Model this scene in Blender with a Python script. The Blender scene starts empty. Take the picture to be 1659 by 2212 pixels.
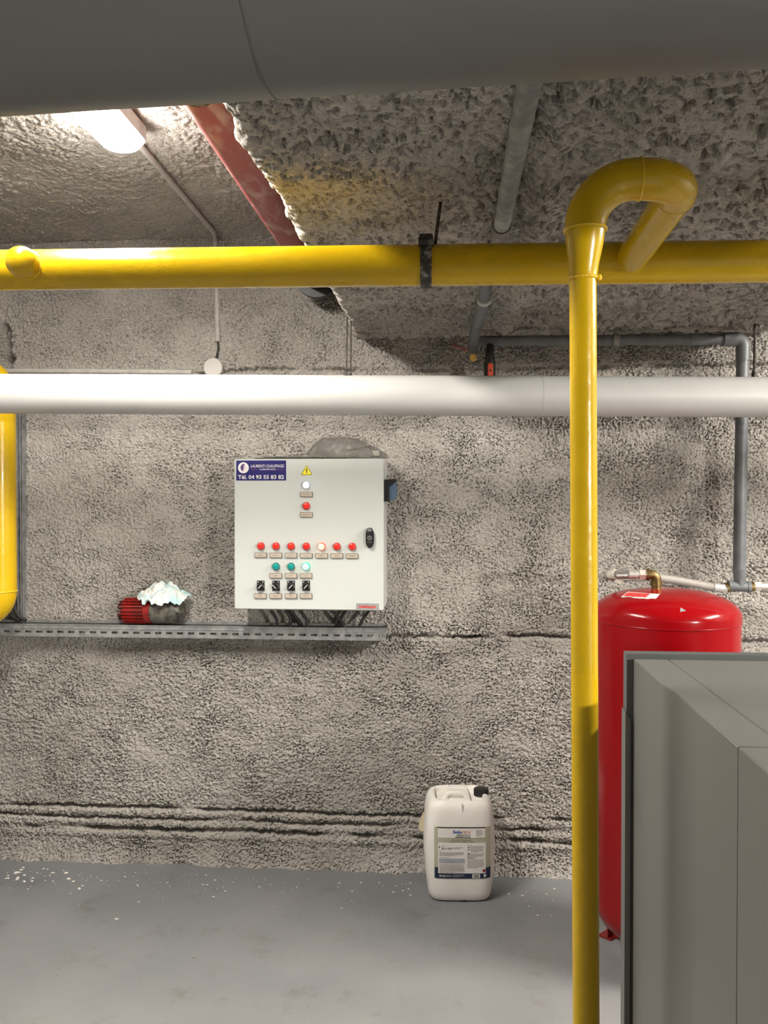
import bpy, math, random
import numpy as np
from mathutils import Vector, Matrix

# ------------------------------------------------------------------ camera, world, exposure
W_PX, H_PX, F_PX = 1659.0, 2212.0, 1838.0
EYE = Vector((0.0, 0.0, 1.57))
YAW, PITCH = math.radians(4.53), math.radians(-0.81)
sc = bpy.context.scene
COL = sc.collection
cam_d = bpy.data.cameras.new('camera')
cam_d.sensor_fit = 'VERTICAL'
cam_d.sensor_height = 24.0
cam_d.lens = 24.0 * F_PX / H_PX
cam_d.clip_start = 0.05
cam = bpy.data.objects.new('camera', cam_d)
COL.objects.link(cam)
cam.location = EYE
cam.rotation_euler = (math.pi / 2 + PITCH, 0, YAW)
sc.camera = cam
world = bpy.data.worlds.new('world')
sc.world = world
world.use_nodes = True
world.node_tree.nodes['Background'].inputs[0].default_value = (0.6, 0.62, 0.65, 1)
world.node_tree.nodes['Background'].inputs[1].default_value = 0.02
sc.view_settings.view_transform = 'Standard'
sc.view_settings.look = 'None'
sc.view_settings.gamma = 1.0
sc.view_settings.use_curve_mapping = False
sc.view_settings.exposure = 0.0
sc.cycles.max_bounces = 8
sc.cycles.diffuse_bounces = 5

# lamp tubes (emission strengths of the three bulkhead lights)
LAMP_A = 192.0     # ceiling light seen at upper left
LAMP_B = 490.0     # ceiling light beyond the right edge of the beam
LAMP_C = 860.0     # wall light behind the boiler, on the wall at the viewer's back
LAMP_COL = (1.0, 0.945, 0.86, 1)

_R = Matrix.Rotation(YAW, 3, 'Z') @ Matrix.Rotation(math.pi / 2 + PITCH, 3, 'X')

def ray(px, py):
    return _R @ Vector(((px - W_PX / 2) / F_PX, -(py - H_PX / 2) / F_PX, -1.0))

def at(px, py, Y):
    """point of the place seen at a pixel, on the vertical plane at distance Y"""
    d = ray(px, py)
    return EYE + d * (Y / d.y)

def at_floor(px, py, z=0.0):
    d = ray(px, py)
    return EYE + d * ((z - EYE.z) / d.z)

rnd = random.Random(7)

# ------------------------------------------------------------------ materials
def _nt(name):
    m = bpy.data.materials.new(name)
    m.use_nodes = True
    nt = m.node_tree
    return m, nt, nt.nodes['Principled BSDF']

def mat(name, col, rough=0.5, metal=0.0, var=0.12, scale=18.0, bump=0.0, bscale=120.0, coat=0.0, spec=0.5):
    """painted / plastic / metal surface with a mild procedural colour and roughness variation"""
    m, nt, b = _nt(name)
    tc = nt.nodes.new('ShaderNodeTexCoord')
    nz = nt.nodes.new('ShaderNodeTexNoise')
    nz.inputs['Scale'].default_value = scale
    nz.inputs['Detail'].default_value = 6
    nt.links.new(tc.outputs['Object'], nz.inputs['Vector'])
    rp = nt.nodes.new('ShaderNodeValToRGB')
    rp.color_ramp.elements[0].position = 0.3
    rp.color_ramp.elements[1].position = 0.7
    lo = [max(0, c * (1 - var)) for c in col[:3]] + [1]
    hi = [min(1, c * (1 + var)) for c in col[:3]] + [1]
    rp.color_ramp.elements[0].color = lo
    rp.color_ramp.elements[1].color = hi
    nt.links.new(nz.outputs['Fac'], rp.inputs['Fac'])
    nt.links.new(rp.outputs['Color'], b.inputs['Base Color'])
    mr = nt.nodes.new('ShaderNodeMapRange')
    mr.inputs['To Min'].default_value = max(0.02, rough - 0.08)
    mr.inputs['To Max'].default_value = min(1.0, rough + 0.08)
    nt.links.new(nz.outputs['Fac'], mr.inputs['Value'])
    nt.links.new(mr.outputs['Result'], b.inputs['Roughness'])
    b.inputs['Metallic'].default_value = metal
    b.inputs['Specular IOR Level'].default_value = spec
    b.inputs['Coat Weight'].default_value = coat
    if bump > 0:
        n2 = nt.nodes.new('ShaderNodeTexNoise')
        n2.inputs['Scale'].default_value = bscale
        n2.inputs['Detail'].default_value = 4
        nt.links.new(tc.outputs['Object'], n2.inputs['Vector'])
        bp = nt.nodes.new('ShaderNodeBump')
        bp.inputs['Strength'].default_value = 1.0
        bp.inputs['Distance'].default_value = bump
        nt.links.new(n2.outputs['Fac'], bp.inputs['Height'])
        nt.links.new(bp.outputs['Normal'], b.inputs['Normal'])
    return m

def emit(name, col, strength, base=(0.9, 0.9, 0.9, 1)):
    m, nt, b = _nt(name)
    b.inputs['Base Color'].default_value = base
    b.inputs['Roughness'].default_value = 0.35
    b.inputs['Emission Color'].default_value = col
    b.inputs['Emission Strength'].default_value = strength
    return m

def flocking(name, dark, mid, light, bumpd=0.005, bscale=190.0, crumb_scale=210.0):
    """sprayed mineral fibre"""
    m, nt, b = _nt(name)
    tc = nt.nodes.new('ShaderNodeTexCoord')
    n1 = nt.nodes.new('ShaderNodeTexNoise')
    n1.inputs['Scale'].default_value = 2.6
    n1.inputs['Detail'].default_value = 5
    n2 = nt.nodes.new('ShaderNodeTexNoise')
    n2.inputs['Scale'].default_value = 90
    n2.inputs['Detail'].default_value = 5
    n2.inputs['Roughness'].default_value = 0.65
    for n in (n1, n2):
        nt.links.new(tc.outputs['Object'], n.inputs['Vector'])
    r1 = nt.nodes.new('ShaderNodeValToRGB')
    r1.color_ramp.elements[0].position = 0.33
    r1.color_ramp.elements[0].color = (*mid, 1)
    r1.color_ramp.elements[1].position = 0.66
    r1.color_ramp.elements[1].color = (*light, 1)
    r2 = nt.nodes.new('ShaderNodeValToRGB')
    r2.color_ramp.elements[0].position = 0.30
    r2.color_ramp.elements[0].color = (*dark, 1)  # dark specks put the shade of the pores into the colour
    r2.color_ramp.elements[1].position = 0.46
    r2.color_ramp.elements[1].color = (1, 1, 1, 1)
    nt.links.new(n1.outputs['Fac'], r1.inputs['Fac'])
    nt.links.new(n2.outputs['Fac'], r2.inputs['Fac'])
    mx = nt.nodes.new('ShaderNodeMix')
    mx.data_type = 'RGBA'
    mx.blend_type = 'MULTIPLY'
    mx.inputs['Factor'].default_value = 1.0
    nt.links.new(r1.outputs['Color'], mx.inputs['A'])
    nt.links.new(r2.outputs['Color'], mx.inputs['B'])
    nt.links.new(mx.outputs['Result'], b.inputs['Base Color'])
    b.inputs['Roughness'].default_value = 0.95
    b.inputs['Specular IOR Level'].default_value = 0.15
    n3 = nt.nodes.new('ShaderNodeTexNoise')
    n3.inputs['Scale'].default_value = bscale
    n3.inputs['Detail'].default_value = 5
    n3.inputs['Roughness'].default_value = 0.7
    nt.links.new(tc.outputs['Object'], n3.inputs['Vector'])
    wrp = nt.nodes.new('ShaderNodeVectorMath')
    wrp.operation = 'MULTIPLY_ADD'
    wrp.inputs[1].default_value = (0.02, 0.02, 0.02)
    nt.links.new(n2.outputs['Color'], wrp.inputs[0])
    nt.links.new(tc.outputs['Object'], wrp.inputs[2])
    vo = nt.nodes.new('ShaderNodeTexVoronoi')
    vo.inputs['Scale'].default_value = crumb_scale
    nt.links.new(wrp.outputs[0], vo.inputs['Vector'])
    b1 = nt.nodes.new('ShaderNodeBump')
    b1.invert = True
    b1.inputs['Distance'].default_value = 0.55 / crumb_scale
    nt.links.new(vo.outputs['Distance'], b1.inputs['Height'])
    bp = nt.nodes.new('ShaderNodeBump')
    bp.inputs['Distance'].default_value = bumpd
    bp.inputs['Strength'].default_value = 1.0
    nt.links.new(n3.outputs['Fac'], bp.inputs['Height'])
    nt.links.new(b1.outputs['Normal'], bp.inputs['Normal'])
    nt.links.new(bp.outputs['Normal'], b.inputs['Normal'])
    return m

def floor_mat():
    m, nt, b = _nt('grey floor paint')
    tc = nt.nodes.new('ShaderNodeTexCoord')
    def noise(s, d, r=0.55):
        n = nt.nodes.new('ShaderNodeTexNoise')
        n.inputs['Scale'].default_value = s
        n.inputs['Detail'].default_value = d
        n.inputs['Roughness'].default_value = r
        nt.links.new(tc.outputs['Object'], n.inputs['Vector'])
        return n
    def ramp(n, p0, c0, p1, c1):
        r = nt.nodes.new('ShaderNodeValToRGB')
        r.color_ramp.elements[0].position = p0
        r.color_ramp.elements[0].color = (*c0, 1)
        r.color_ramp.elements[1].position = p1
        r.color_ramp.elements[1].color = (*c1, 1)
        nt.links.new(n.outputs['Fac'], r.inputs['Fac'])
        return r
    a = ramp(noise(1.7, 6), 0.35, (0.228, 0.231, 0.238), 0.68, (0.293, 0.287, 0.283))
    g = ramp(noise(5.5, 8, 0.7), 0.30, (0.80, 0.77, 0.72), 0.44, (1, 1, 1))
    s = ramp(noise(38, 3, 0.6), 0.24, (0.55, 0.53, 0.5), 0.30, (1, 1, 1))
    cur = a
    for k in (g, s):
        mx = nt.nodes.new('ShaderNodeMix')
        mx.data_type = 'RGBA'
        mx.blend_type = 'MULTIPLY'
        mx.inputs['Factor'].default_value = 1.0
        nt.links.new(cur.outputs['Color'] if 'Color' in cur.outputs else cur.outputs['Result'], mx.inputs['A'])
        nt.links.new(k.outputs['Color'], mx.inputs['B'])
        cur = mx
    # darker, slightly bluer tint towards the wall
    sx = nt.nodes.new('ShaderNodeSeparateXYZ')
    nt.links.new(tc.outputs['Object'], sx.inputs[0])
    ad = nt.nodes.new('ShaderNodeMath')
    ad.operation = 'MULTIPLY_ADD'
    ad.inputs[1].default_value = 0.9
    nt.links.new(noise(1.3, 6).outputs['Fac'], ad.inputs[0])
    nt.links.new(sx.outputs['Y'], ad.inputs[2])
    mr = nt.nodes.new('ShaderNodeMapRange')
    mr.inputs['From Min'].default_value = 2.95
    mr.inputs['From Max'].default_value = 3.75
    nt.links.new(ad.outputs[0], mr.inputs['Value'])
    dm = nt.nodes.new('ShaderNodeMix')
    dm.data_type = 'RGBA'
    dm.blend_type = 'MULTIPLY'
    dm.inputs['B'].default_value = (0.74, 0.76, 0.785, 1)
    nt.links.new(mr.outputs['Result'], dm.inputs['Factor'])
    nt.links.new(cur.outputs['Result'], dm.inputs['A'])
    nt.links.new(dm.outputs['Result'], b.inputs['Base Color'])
    b.inputs['Roughness'].default_value = 0.46
    b.inputs['Specular IOR Level'].default_value = 0.4
    bp = nt.nodes.new('ShaderNodeBump')
    bp.inputs['Distance'].default_value = 0.002
    nt.links.new(noise(60, 5).outputs['Fac'], bp.inputs['Height'])
    nt.links.new(bp.outputs['Normal'], b.inputs['Normal'])
    return m

def two_tone(name, c0, c1, scale, p0=0.45, p1=0.58, rough=0.6, bump=0.0, stretch=(1, 1, 1), metal=0.0, detail=6):
    m, nt, b = _nt(name)
    tc = nt.nodes.new('ShaderNodeTexCoord')
    mp = nt.nodes.new('ShaderNodeMapping')
    mp.inputs['Scale'].default_value = stretch
    nt.links.new(tc.outputs['Object'], mp.inputs['Vector'])
    nz = nt.nodes.new('ShaderNodeTexNoise')
    nz.inputs['Scale'].default_value = scale
    nz.inputs['Detail'].default_value = detail
    nz.inputs['Distortion'].default_value = 0.6
    nt.links.new(mp.outputs['Vector'], nz.inputs['Vector'])
    rp = nt.nodes.new('ShaderNodeValToRGB')
    rp.color_ramp.elements[0].position = p0
    rp.color_ramp.elements[0].color = (*c0, 1)
    rp.color_ramp.elements[1].position = p1
    rp.color_ramp.elements[1].color = (*c1, 1)
    nt.links.new(nz.outputs['Fac'], rp.inputs['Fac'])
    nt.links.new(rp.outputs['Color'], b.inputs['Base Color'])
    b.inputs['Roughness'].default_value = rough
    b.inputs['Metallic'].default_value = metal
    if bump:
        bp = nt.nodes.new('ShaderNodeBump')
        bp.inputs['Distance'].default_value = bump
        nt.links.new(nz.outputs['Fac'], bp.inputs['Height'])
        nt.links.new(bp.outputs['Normal'], b.inputs['Normal'])
    return m

def braid_mat():
    m, nt, b = _nt('steel braid')
    tc = nt.nodes.new('ShaderNodeTexCoord')
    wv = nt.nodes.new('ShaderNodeTexWave')
    wv.inputs['Scale'].default_value = 140
    wv.bands_direction = 'DIAGONAL'
    nt.links.new(tc.outputs['Object'], wv.inputs['Vector'])
    rp = nt.nodes.new('ShaderNodeValToRGB')
    rp.color_ramp.elements[0].color = (0.16, 0.15, 0.14, 1)
    rp.color_ramp.elements[1].color = (0.62, 0.58, 0.55, 1)
    nt.links.new(wv.outputs['Fac'], rp.inputs['Fac'])
    nt.links.new(rp.outputs['Color'], b.inputs['Base Color'])
    b.inputs['Metallic'].default_value = 0.7
    b.inputs['Roughness'].default_value = 0.4
    bp = nt.nodes.new('ShaderNodeBump')
    bp.inputs['Distance'].default_value = 0.002
    nt.links.new(wv.outputs['Fac'], bp.inputs['Height'])
    nt.links.new(bp.outputs['Normal'], b.inputs['Normal'])
    return m

def film_mat():
    m, nt, b = _nt('grey plastic film')
    out = nt.nodes['Material Output']
    tr = nt.nodes.new('ShaderNodeBsdfTransparent')
    tr.inputs['Color'].default_value = (0.86, 0.85, 0.83, 1)
    mx = nt.nodes.new('ShaderNodeMixShader')
    tc = nt.nodes.new('ShaderNodeTexCoord')
    nz = nt.nodes.new('ShaderNodeTexNoise')
    nz.inputs['Scale'].default_value = 22
    nz.inputs['Detail'].default_value = 5
    nt.links.new(tc.outputs['Object'], nz.inputs['Vector'])
    mr = nt.nodes.new('ShaderNodeMapRange')
    mr.inputs['From Min'].default_value = 0.3
    mr.inputs['From Max'].default_value = 0.7
    mr.inputs['To Min'].default_value = 0.40
    mr.inputs['To Max'].default_value = 0.74
    nt.links.new(nz.outputs['Fac'], mr.inputs['Value'])
    nt.links.new(mr.outputs['Result'], mx.inputs['Fac'])
    b.inputs['Base Color'].default_value = (0.21, 0.20, 0.185, 1)
    b.inputs['Roughness'].default_value = 0.4
    nt.links.new(tr.outputs[0], mx.inputs[1])
    nt.links.new(b.outputs[0], mx.inputs[2])
    nt.links.new(mx.outputs[0], out.inputs['Surface'])
    return m

M = {
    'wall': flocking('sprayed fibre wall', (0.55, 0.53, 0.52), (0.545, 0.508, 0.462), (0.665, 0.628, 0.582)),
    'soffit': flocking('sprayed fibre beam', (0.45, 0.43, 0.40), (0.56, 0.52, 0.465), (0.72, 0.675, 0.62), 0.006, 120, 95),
    'plain': mat('plain concrete', (0.2, 0.195, 0.185), 0.9, bump=0.004, bscale=30),
    'floor': floor_mat(),
    'yellow': mat('yellow gas paint', (0.55, 0.352, 0.004), 0.26, var=0.07, scale=9, bump=0.0012, bscale=35, coat=0.08, spec=0.35),
    'weld': mat('yellow painted weld', (0.66, 0.42, 0.012), 0.4, var=0.1, bump=0.002, bscale=150),
    'white_jacket': mat('white pvc jacket', (0.44, 0.438, 0.43), 0.42, var=0.02, scale=5),
    'duct': mat('grey insulation jacket', (0.085, 0.085, 0.081), 0.5, var=0.05, scale=6, spec=0.9),
    'duct_seam': mat('grey jacket seam', (0.085, 0.085, 0.08), 0.6, var=0.05),
    'red_steel': two_tone('red oxide pipe', (0.20, 0.036, 0.034), (0.34, 0.21, 0.19), 26, 0.50, 0.74, 0.55, 0.001, (1, 0.35, 1)),
    'black': mat('black rubber', (0.018, 0.018, 0.019), 0.5),
    'rust': two_tone('dirty black steel', (0.03, 0.028, 0.026), (0.25, 0.23, 0.20), 60, 0.5, 0.66, 0.6, 0.001),
    'rod': two_tone('rusty hanger rod', (0.035, 0.03, 0.027), (0.12, 0.10, 0.085), 90, rough=0.65, metal=0.3),
    'pvc': two_tone('grey pressure pvc', (0.105, 0.116, 0.124), (0.165, 0.177, 0.186), 14, 0.35, 0.7, 0.42),
    'pvc_dirty': two_tone('dusty grey pvc', (0.16, 0.165, 0.165), (0.36, 0.35, 0.33), 22, 0.40, 0.75, 0.6),
    'pvc_stain': two_tone('brown stained pvc', (0.10, 0.075, 0.06), (0.19, 0.18, 0.17), 40, 0.4, 0.65, 0.6),
    'conduit': mat('dusty conduit', (0.44, 0.42, 0.395), 0.75, var=0.12, scale=30),
    'jbox': mat('junction box plastic', (0.50, 0.48, 0.46), 0.5, var=0.04),
    'galv': two_tone('galvanised steel', (0.28, 0.285, 0.29), (0.46, 0.465, 0.47), 28, 0.35, 0.7, 0.42, metal=0.55),
    'galv_dark': mat('galvanised shade', (0.05, 0.05, 0.05), 0.5, metal=0.4),  # shade inside the tray, painted as near-black steel
    'cab': mat('light grey cabinet lacquer', (0.515, 0.542, 0.52), 0.38, var=0.012, scale=4),
    'cab_side': mat('cabinet body lacquer', (0.52, 0.535, 0.515), 0.45, var=0.03),
    'navy': mat('navy print', (0.020, 0.018, 0.135), 0.35, var=0.03),
    'white_print': mat('white print', (0.70, 0.69, 0.665), 0.45, var=0.02),
    'rose_print': mat('rose print', (0.40, 0.09, 0.16), 0.5),
    'plum': mat('plum print', (0.07, 0.03, 0.13), 0.5),
    'mauve': mat('mauve print', (0.50, 0.34, 0.46), 0.5),
    'sign_yellow': mat('sign yellow', (0.86, 0.74, 0.05), 0.4, var=0.03),
    'ink': mat('black ink', (0.02, 0.02, 0.02), 0.5),
    'lens_red': mat('red lens', (0.78, 0.022, 0.012), 0.25, var=0.03),
    'ring_red': mat('red bezel', (0.42, 0.015, 0.010), 0.3, var=0.03),
    'lens_green': mat('green lens', (0.0, 0.255, 0.235), 0.25, var=0.03),
    'ring_green': mat('green bezel', (0.0, 0.11, 0.105), 0.3, var=0.03),
    'ring_white': mat('clear bezel', (0.42, 0.43, 0.62), 0.3, var=0.03),
    'on_white': emit('lit white lens', (0.80, 0.84, 1.0, 1), 7.0),
    'on_red': emit('lit red lens', (1.0, 0.42, 0.16, 1), 4.2, (0.9, 0.3, 0.1, 1)),
    'on_red_ring': emit('lit red bezel', (1.0, 0.06, 0.02, 1), 0.55, (0.6, 0.02, 0.01, 1)),
    'on_green': emit('lit green lens', (0.25, 1.0, 0.72, 1), 3.2, (0.1, 0.8, 0.6, 1)),
    'on_green_ring': emit('lit green bezel', (0.0, 0.8, 0.45, 1), 0.45, (0.0, 0.4, 0.25, 1)),
    'plate_rim': mat('nameplate rim', (0.15, 0.125, 0.095), 0.6),
    'plate': mat('nameplate beige', (0.42, 0.365, 0.30), 0.55, var=0.05),
    'plate_ink': mat('nameplate engraving', (0.12, 0.10, 0.085), 0.6),
    'black_plastic': mat('black plastic', (0.016, 0.016, 0.017), 0.32),
    'grey_plastic': mat('mid grey plastic', (0.17, 0.17, 0.17), 0.45),
    'badge': mat('badge grey', (0.36, 0.35, 0.34), 0.4, metal=0.3),
    'badge_red': mat('badge red', (0.58, 0.035, 0.03), 0.4),
    'blue_plastic': mat('slate blue plastic', (0.075, 0.13, 0.20), 0.4),
    'paper': mat('grey paper', (0.42, 0.40, 0.365), 0.8),
    'film': film_mat(),
    'card': mat('folded cardboard', (0.30, 0.285, 0.245), 0.8),
    'motor_red': two_tone('red motor paint', (0.27, 0.010, 0.007), (0.15, 0.012, 0.010), 30, rough=0.4, bump=0.001),
    'motor_dark': two_tone('oily motor red', (0.05, 0.008, 0.007), (0.15, 0.015, 0.01), 40, rough=0.5),
    'pump': two_tone('dark pump casting', (0.055, 0.050, 0.042), (0.13, 0.12, 0.10), 26, rough=0.55, bump=0.002),
    'rag': two_tone('white cloth with pale blue dye', (0.42, 0.60, 0.62), (0.74, 0.74, 0.69), 13, 0.42, 0.56, 0.9, 0.0),
    'tank': mat('red tank enamel', (0.26, 0.0016, 0.004), 0.2, var=0.04, scale=5, coat=0.06, spec=0.25),
    'tank_dark': mat('red leg enamel', (0.20, 0.01, 0.012), 0.4),
    'brass': two_tone('aged brass', (0.14, 0.095, 0.035), (0.24, 0.17, 0.07), 40, rough=0.42, metal=0.75),
    'brass_new': mat('bright brass', (0.75, 0.50, 0.16), 0.3, metal=0.9),
    'nickel': mat('nickel nut', (0.66, 0.61, 0.55), 0.48, metal=0.6, var=0.06),
    'steel': mat('crimped steel', (0.52, 0.50, 0.48), 0.42, metal=0.65, var=0.08, scale=60),
    'braid': braid_mat(),
    'hose': mat('grey hose sheath', (0.31, 0.28, 0.26), 0.55, var=0.06, bump=0.001, bscale=200),
    'tape': mat('cream tape', (0.50, 0.46, 0.39), 0.7),
    'orange': mat('orange lever', (0.62, 0.075, 0.03), 0.45),
    'red_lever': mat('faded red lever', (0.33, 0.06, 0.045), 0.5),
    'sticker_red': mat('sticker red', (0.72, 0.05, 0.045), 0.4),
    'boiler': mat('grey boiler lacquer', (0.132, 0.13, 0.121), 0.42, var=0.03, scale=5),
    'boiler_dark': mat('dark boiler lacquer', (0.085, 0.09, 0.09), 0.45, var=0.04),
    'gap': mat('dark joint', (0.02, 0.02, 0.02), 0.8),
    'can': two_tone('cream jerrycan plastic', (0.80, 0.77, 0.715), (0.87, 0.85, 0.81), 6, 0.35, 0.65, 0.42),
    'can_dirty': mat('yellowed plastic', (0.60, 0.52, 0.36), 0.5),
    'sage': mat('sage print', (0.44, 0.43, 0.325), 0.5, var=0.05),
    'label_white': mat('label white', (0.76, 0.735, 0.70), 0.5, var=0.02),
    'label_navy': mat('label navy', (0.012, 0.02, 0.055), 0.4),
    'label_blue': mat('label blue', (0.012, 0.07, 0.32), 0.45),
    'label_orange': mat('label orange', (0.64, 0.20, 0.06), 0.45),
    'label_grey': mat('label small print', (0.33, 0.32, 0.31), 0.6),
    'label_bluegrey': mat('label tinted block', (0.36, 0.38, 0.42), 0.6),
    'label_red': mat('label red', (0.24, 0.012, 0.018), 0.45),
    'lamp_body': mat('lamp housing', (0.80, 0.79, 0.77), 0.5),
    'crumb': mat('plaster crumb', (0.62, 0.58, 0.53), 0.9),
}
def lamp_mat(name, s):
    return emit(name, LAMP_COL, s)

# ------------------------------------------------------------------ mesh builder
class MB:
    def __init__(self):
        self.v, self.f = [], []

    def add(self, verts, faces):
        o = len(self.v)
        self.v.extend([tuple(p) for p in verts])
        self.f.extend([tuple(i + o for i in f) for f in faces])
        return self

    def box(self, c, s, rot=None):
        hx, hy, hz = s[0] / 2, s[1] / 2, s[2] / 2
        c = Vector(c)
        vs = []
        for x, y, z in ((-1, -1, -1), (1, -1, -1), (1, 1, -1), (-1, 1, -1), (-1, -1, 1), (1, -1, 1), (1, 1, 1), (-1, 1, 1)):
            p = Vector((x * hx, y * hy, z * hz))
            if rot is not None:
                p = rot @ p
            vs.append(c + p)
        return self.add(vs, [(0, 3, 2, 1), (4, 5, 6, 7), (0, 1, 5, 4), (1, 2, 6, 5), (2, 3, 7, 6), (3, 0, 4, 7)])

    def box2(self, a, b):
        a, b = Vector(a), Vector(b)
        return self.box((a + b) / 2, [abs(b[i] - a[i]) for i in range(3)])

    def rbox(self, c, s, r=0.004, axis='Y', rot=None, n=4):
        """box with rounded outline (extruded along axis) and chamfered rims"""
        ax = {'X': (1, 2, 0), 'Y': (0, 2, 1), 'Z': (0, 1, 2)}[axis]
        a, b, d = s[ax[0]] / 2, s[ax[1]] / 2, s[ax[2]] / 2
        c = Vector(c)
        r = min(r, a * 0.99, b * 0.99)
        ch = min(r * 0.5, d * 0.5)

        def ring(inset, off):
            out = []
            for qx, qy, a0 in ((1, 1, 0), (-1, 1, 90), (-1, -1, 180), (1, -1, 270)):
                for k in range(n + 1):
                    t = math.radians(a0 + 90 * k / n)
                    u = qx * (a - r) + (r - inset) * math.cos(t)
                    w = qy * (b - r) + (r - inset) * math.sin(t)
                    p = [0, 0, 0]
                    p[ax[0]], p[ax[1]], p[ax[2]] = u, w, off
                    p = Vector(p)
                    if rot is not None:
                        p = rot @ p
                    out.append(c + p)
            return out
        rings = [ring(ch, -d), ring(0, -d + ch), ring(0, d - ch), ring(ch, d)]
        self.loft(rings, caps=True)
        return self

    def loft(self, rings, caps=True, closed=True):
        n = len(rings[0])
        o = len(self.v)
        for r in rings:
            self.v.extend([tuple(p) for p in r])
        for i in range(len(rings) - 1):
            for j in range(n if closed else n - 1):
                k = (j + 1) % n
                self.f.append((o + i * n + j, o + i * n + k, o + (i + 1) * n + k, o + (i + 1) * n + j))
        if caps and closed:
            self.f.append(tuple(o + j for j in reversed(range(n))))
            e = o + (len(rings) - 1) * n
            self.f.append(tuple(e + j for j in range(n)))
        return self

    def tube(self, pts, rad, n=20, caps=True):
        pts = [Vector(p) for p in pts]
        if not hasattr(rad, '__len__'):
            rad = [rad] * len(pts)
        tang = []
        for i in range(len(pts)):
            a = pts[max(0, i - 1)]
            b = pts[min(len(pts) - 1, i + 1)]
            t = (b - a)
            if t.length < 1e-9:
                t = tang[-1] if tang else Vector((0, 0, 1))
            tang.append(t.normalized())
        ref = Vector((0, 0, 1)) if abs(tang[0].z) < 0.9 else Vector((1, 0, 0))
        u = tang[0].cross(ref).normalized()
        rings = []
        for i, p in enumerate(pts):
            t = tang[i]
            u = (u - t * u.dot(t)).normalized()
            w = t.cross(u)
            rings.append([p + (u * math.cos(2 * math.pi * k / n) + w * math.sin(2 * math.pi * k / n)) * rad[i] for k in range(n)])
        return self.loft(rings, caps)

    def ring(self, p, axis, r_out, r_in, h, n=32):
        """flat annular collar"""
        p, axis = Vector(p), Vector(axis).normalized()
        ref = Vector((0, 0, 1)) if abs(axis.z) < 0.9 else Vector((1, 0, 0))
        u = axis.cross(ref).normalized()
        w = axis.cross(u)
        def circ(r, o):
            return [p + axis * o + (u * math.cos(2 * math.pi * k / n) + w * math.sin(2 * math.pi * k / n)) * r for k in range(n)]
        return self.loft([circ(r_in, -h / 2), circ(r_out, -h / 2), circ(r_out, h / 2), circ(r_in, h / 2), circ(r_in, -h / 2)], caps=False)

    def torus(self, p, axis, R, r, n=32, m=8):
        p, axis = Vector(p), Vector(axis).normalized()
        ref = Vector((0, 0, 1)) if abs(axis.z) < 0.9 else Vector((1, 0, 0))
        u = axis.cross(ref).normalized()
        w = axis.cross(u)
        rings = []
        for i in range(m + 1):
            a = 2 * math.pi * i / m
            rings.append([p + axis * (r * math.sin(a)) + (u * math.cos(2 * math.pi * k / n) + w * math.sin(2 * math.pi * k / n)) * (R + r * math.cos(a)) for k in range(n)])
        return self.loft(rings, caps=False)

    def lathe(self, prof, base, axis=(0, 0, 1), n=48):
        """profile of (radius, height) turned about axis from base"""
        base, axis = Vector(base), Vector(axis).normalized()
        ref = Vector((0, 0, 1)) if abs(axis.z) < 0.9 else Vector((1, 0, 0))
        u = axis.cross(ref).normalized()
        w = axis.cross(u)
        rings = [[base + axis * h + (u * math.cos(2 * math.pi * k / n) + w * math.sin(2 * math.pi * k / n)) * max(r, 1e-5) for k in range(n)] for r, h in prof]
        return self.loft(rings, caps=True)

    def hexnut(self, p0, p1, r):
        return self.tube([p0, p1], r, n=6)

    def prism(self, outline, y0, y1):
        """outline of (x, z) extruded between y0 and y1"""
        n = len(outline)
        a = [Vector((x, y0, z)) for x, z in outline]
        b = [Vector((x, y1, z)) for x, z in outline]
        return self.loft([a, b], caps=True)

    def build(self, name, material, parent=None, smooth=True, angle=35):
        off = parent_origin(parent)
        me = bpy.data.meshes.new(name)
        me.from_pydata([(p[0] - off[0], p[1] - off[1], p[2] - off[2]) for p in self.v], [], self.f)
        me.materials.append(material)
        me.validate()
        me.update()
        import bmesh
        bm = bmesh.new()
        bm.from_mesh(me)
        bmesh.ops.recalc_face_normals(bm, faces=bm.faces)
        bm.to_mesh(me)
        bm.free()
        if smooth:
            me.polygons.foreach_set('use_smooth', [True] * len(me.polygons))
            me.set_sharp_from_angle(angle=math.radians(angle))
        o = bpy.data.objects.new(name, me)
        COL.objects.link(o)
        if parent is not None:
            o.parent = parent
        return o

ORIG = {}
def parent_origin(p):
    while p is not None and p.parent is not None:
        p = p.parent
    return ORIG.get(p.name, (0, 0, 0)) if p is not None else (0, 0, 0)

def tag(o, label=None, cat=None, group=None, kind=None):
    if label: o['label'] = label
    if cat: o['category'] = cat
    if group: o['group'] = group
    if kind: o['kind'] = kind
    return o

def thing(name, label, cat, loc, group=None):
    o = bpy.data.objects.new(name, None)
    o.empty_display_size = 0.05
    COL.objects.link(o)
    o.location = loc
    ORIG[o.name] = tuple(loc)
    return tag(o, label, cat, group)

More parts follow.
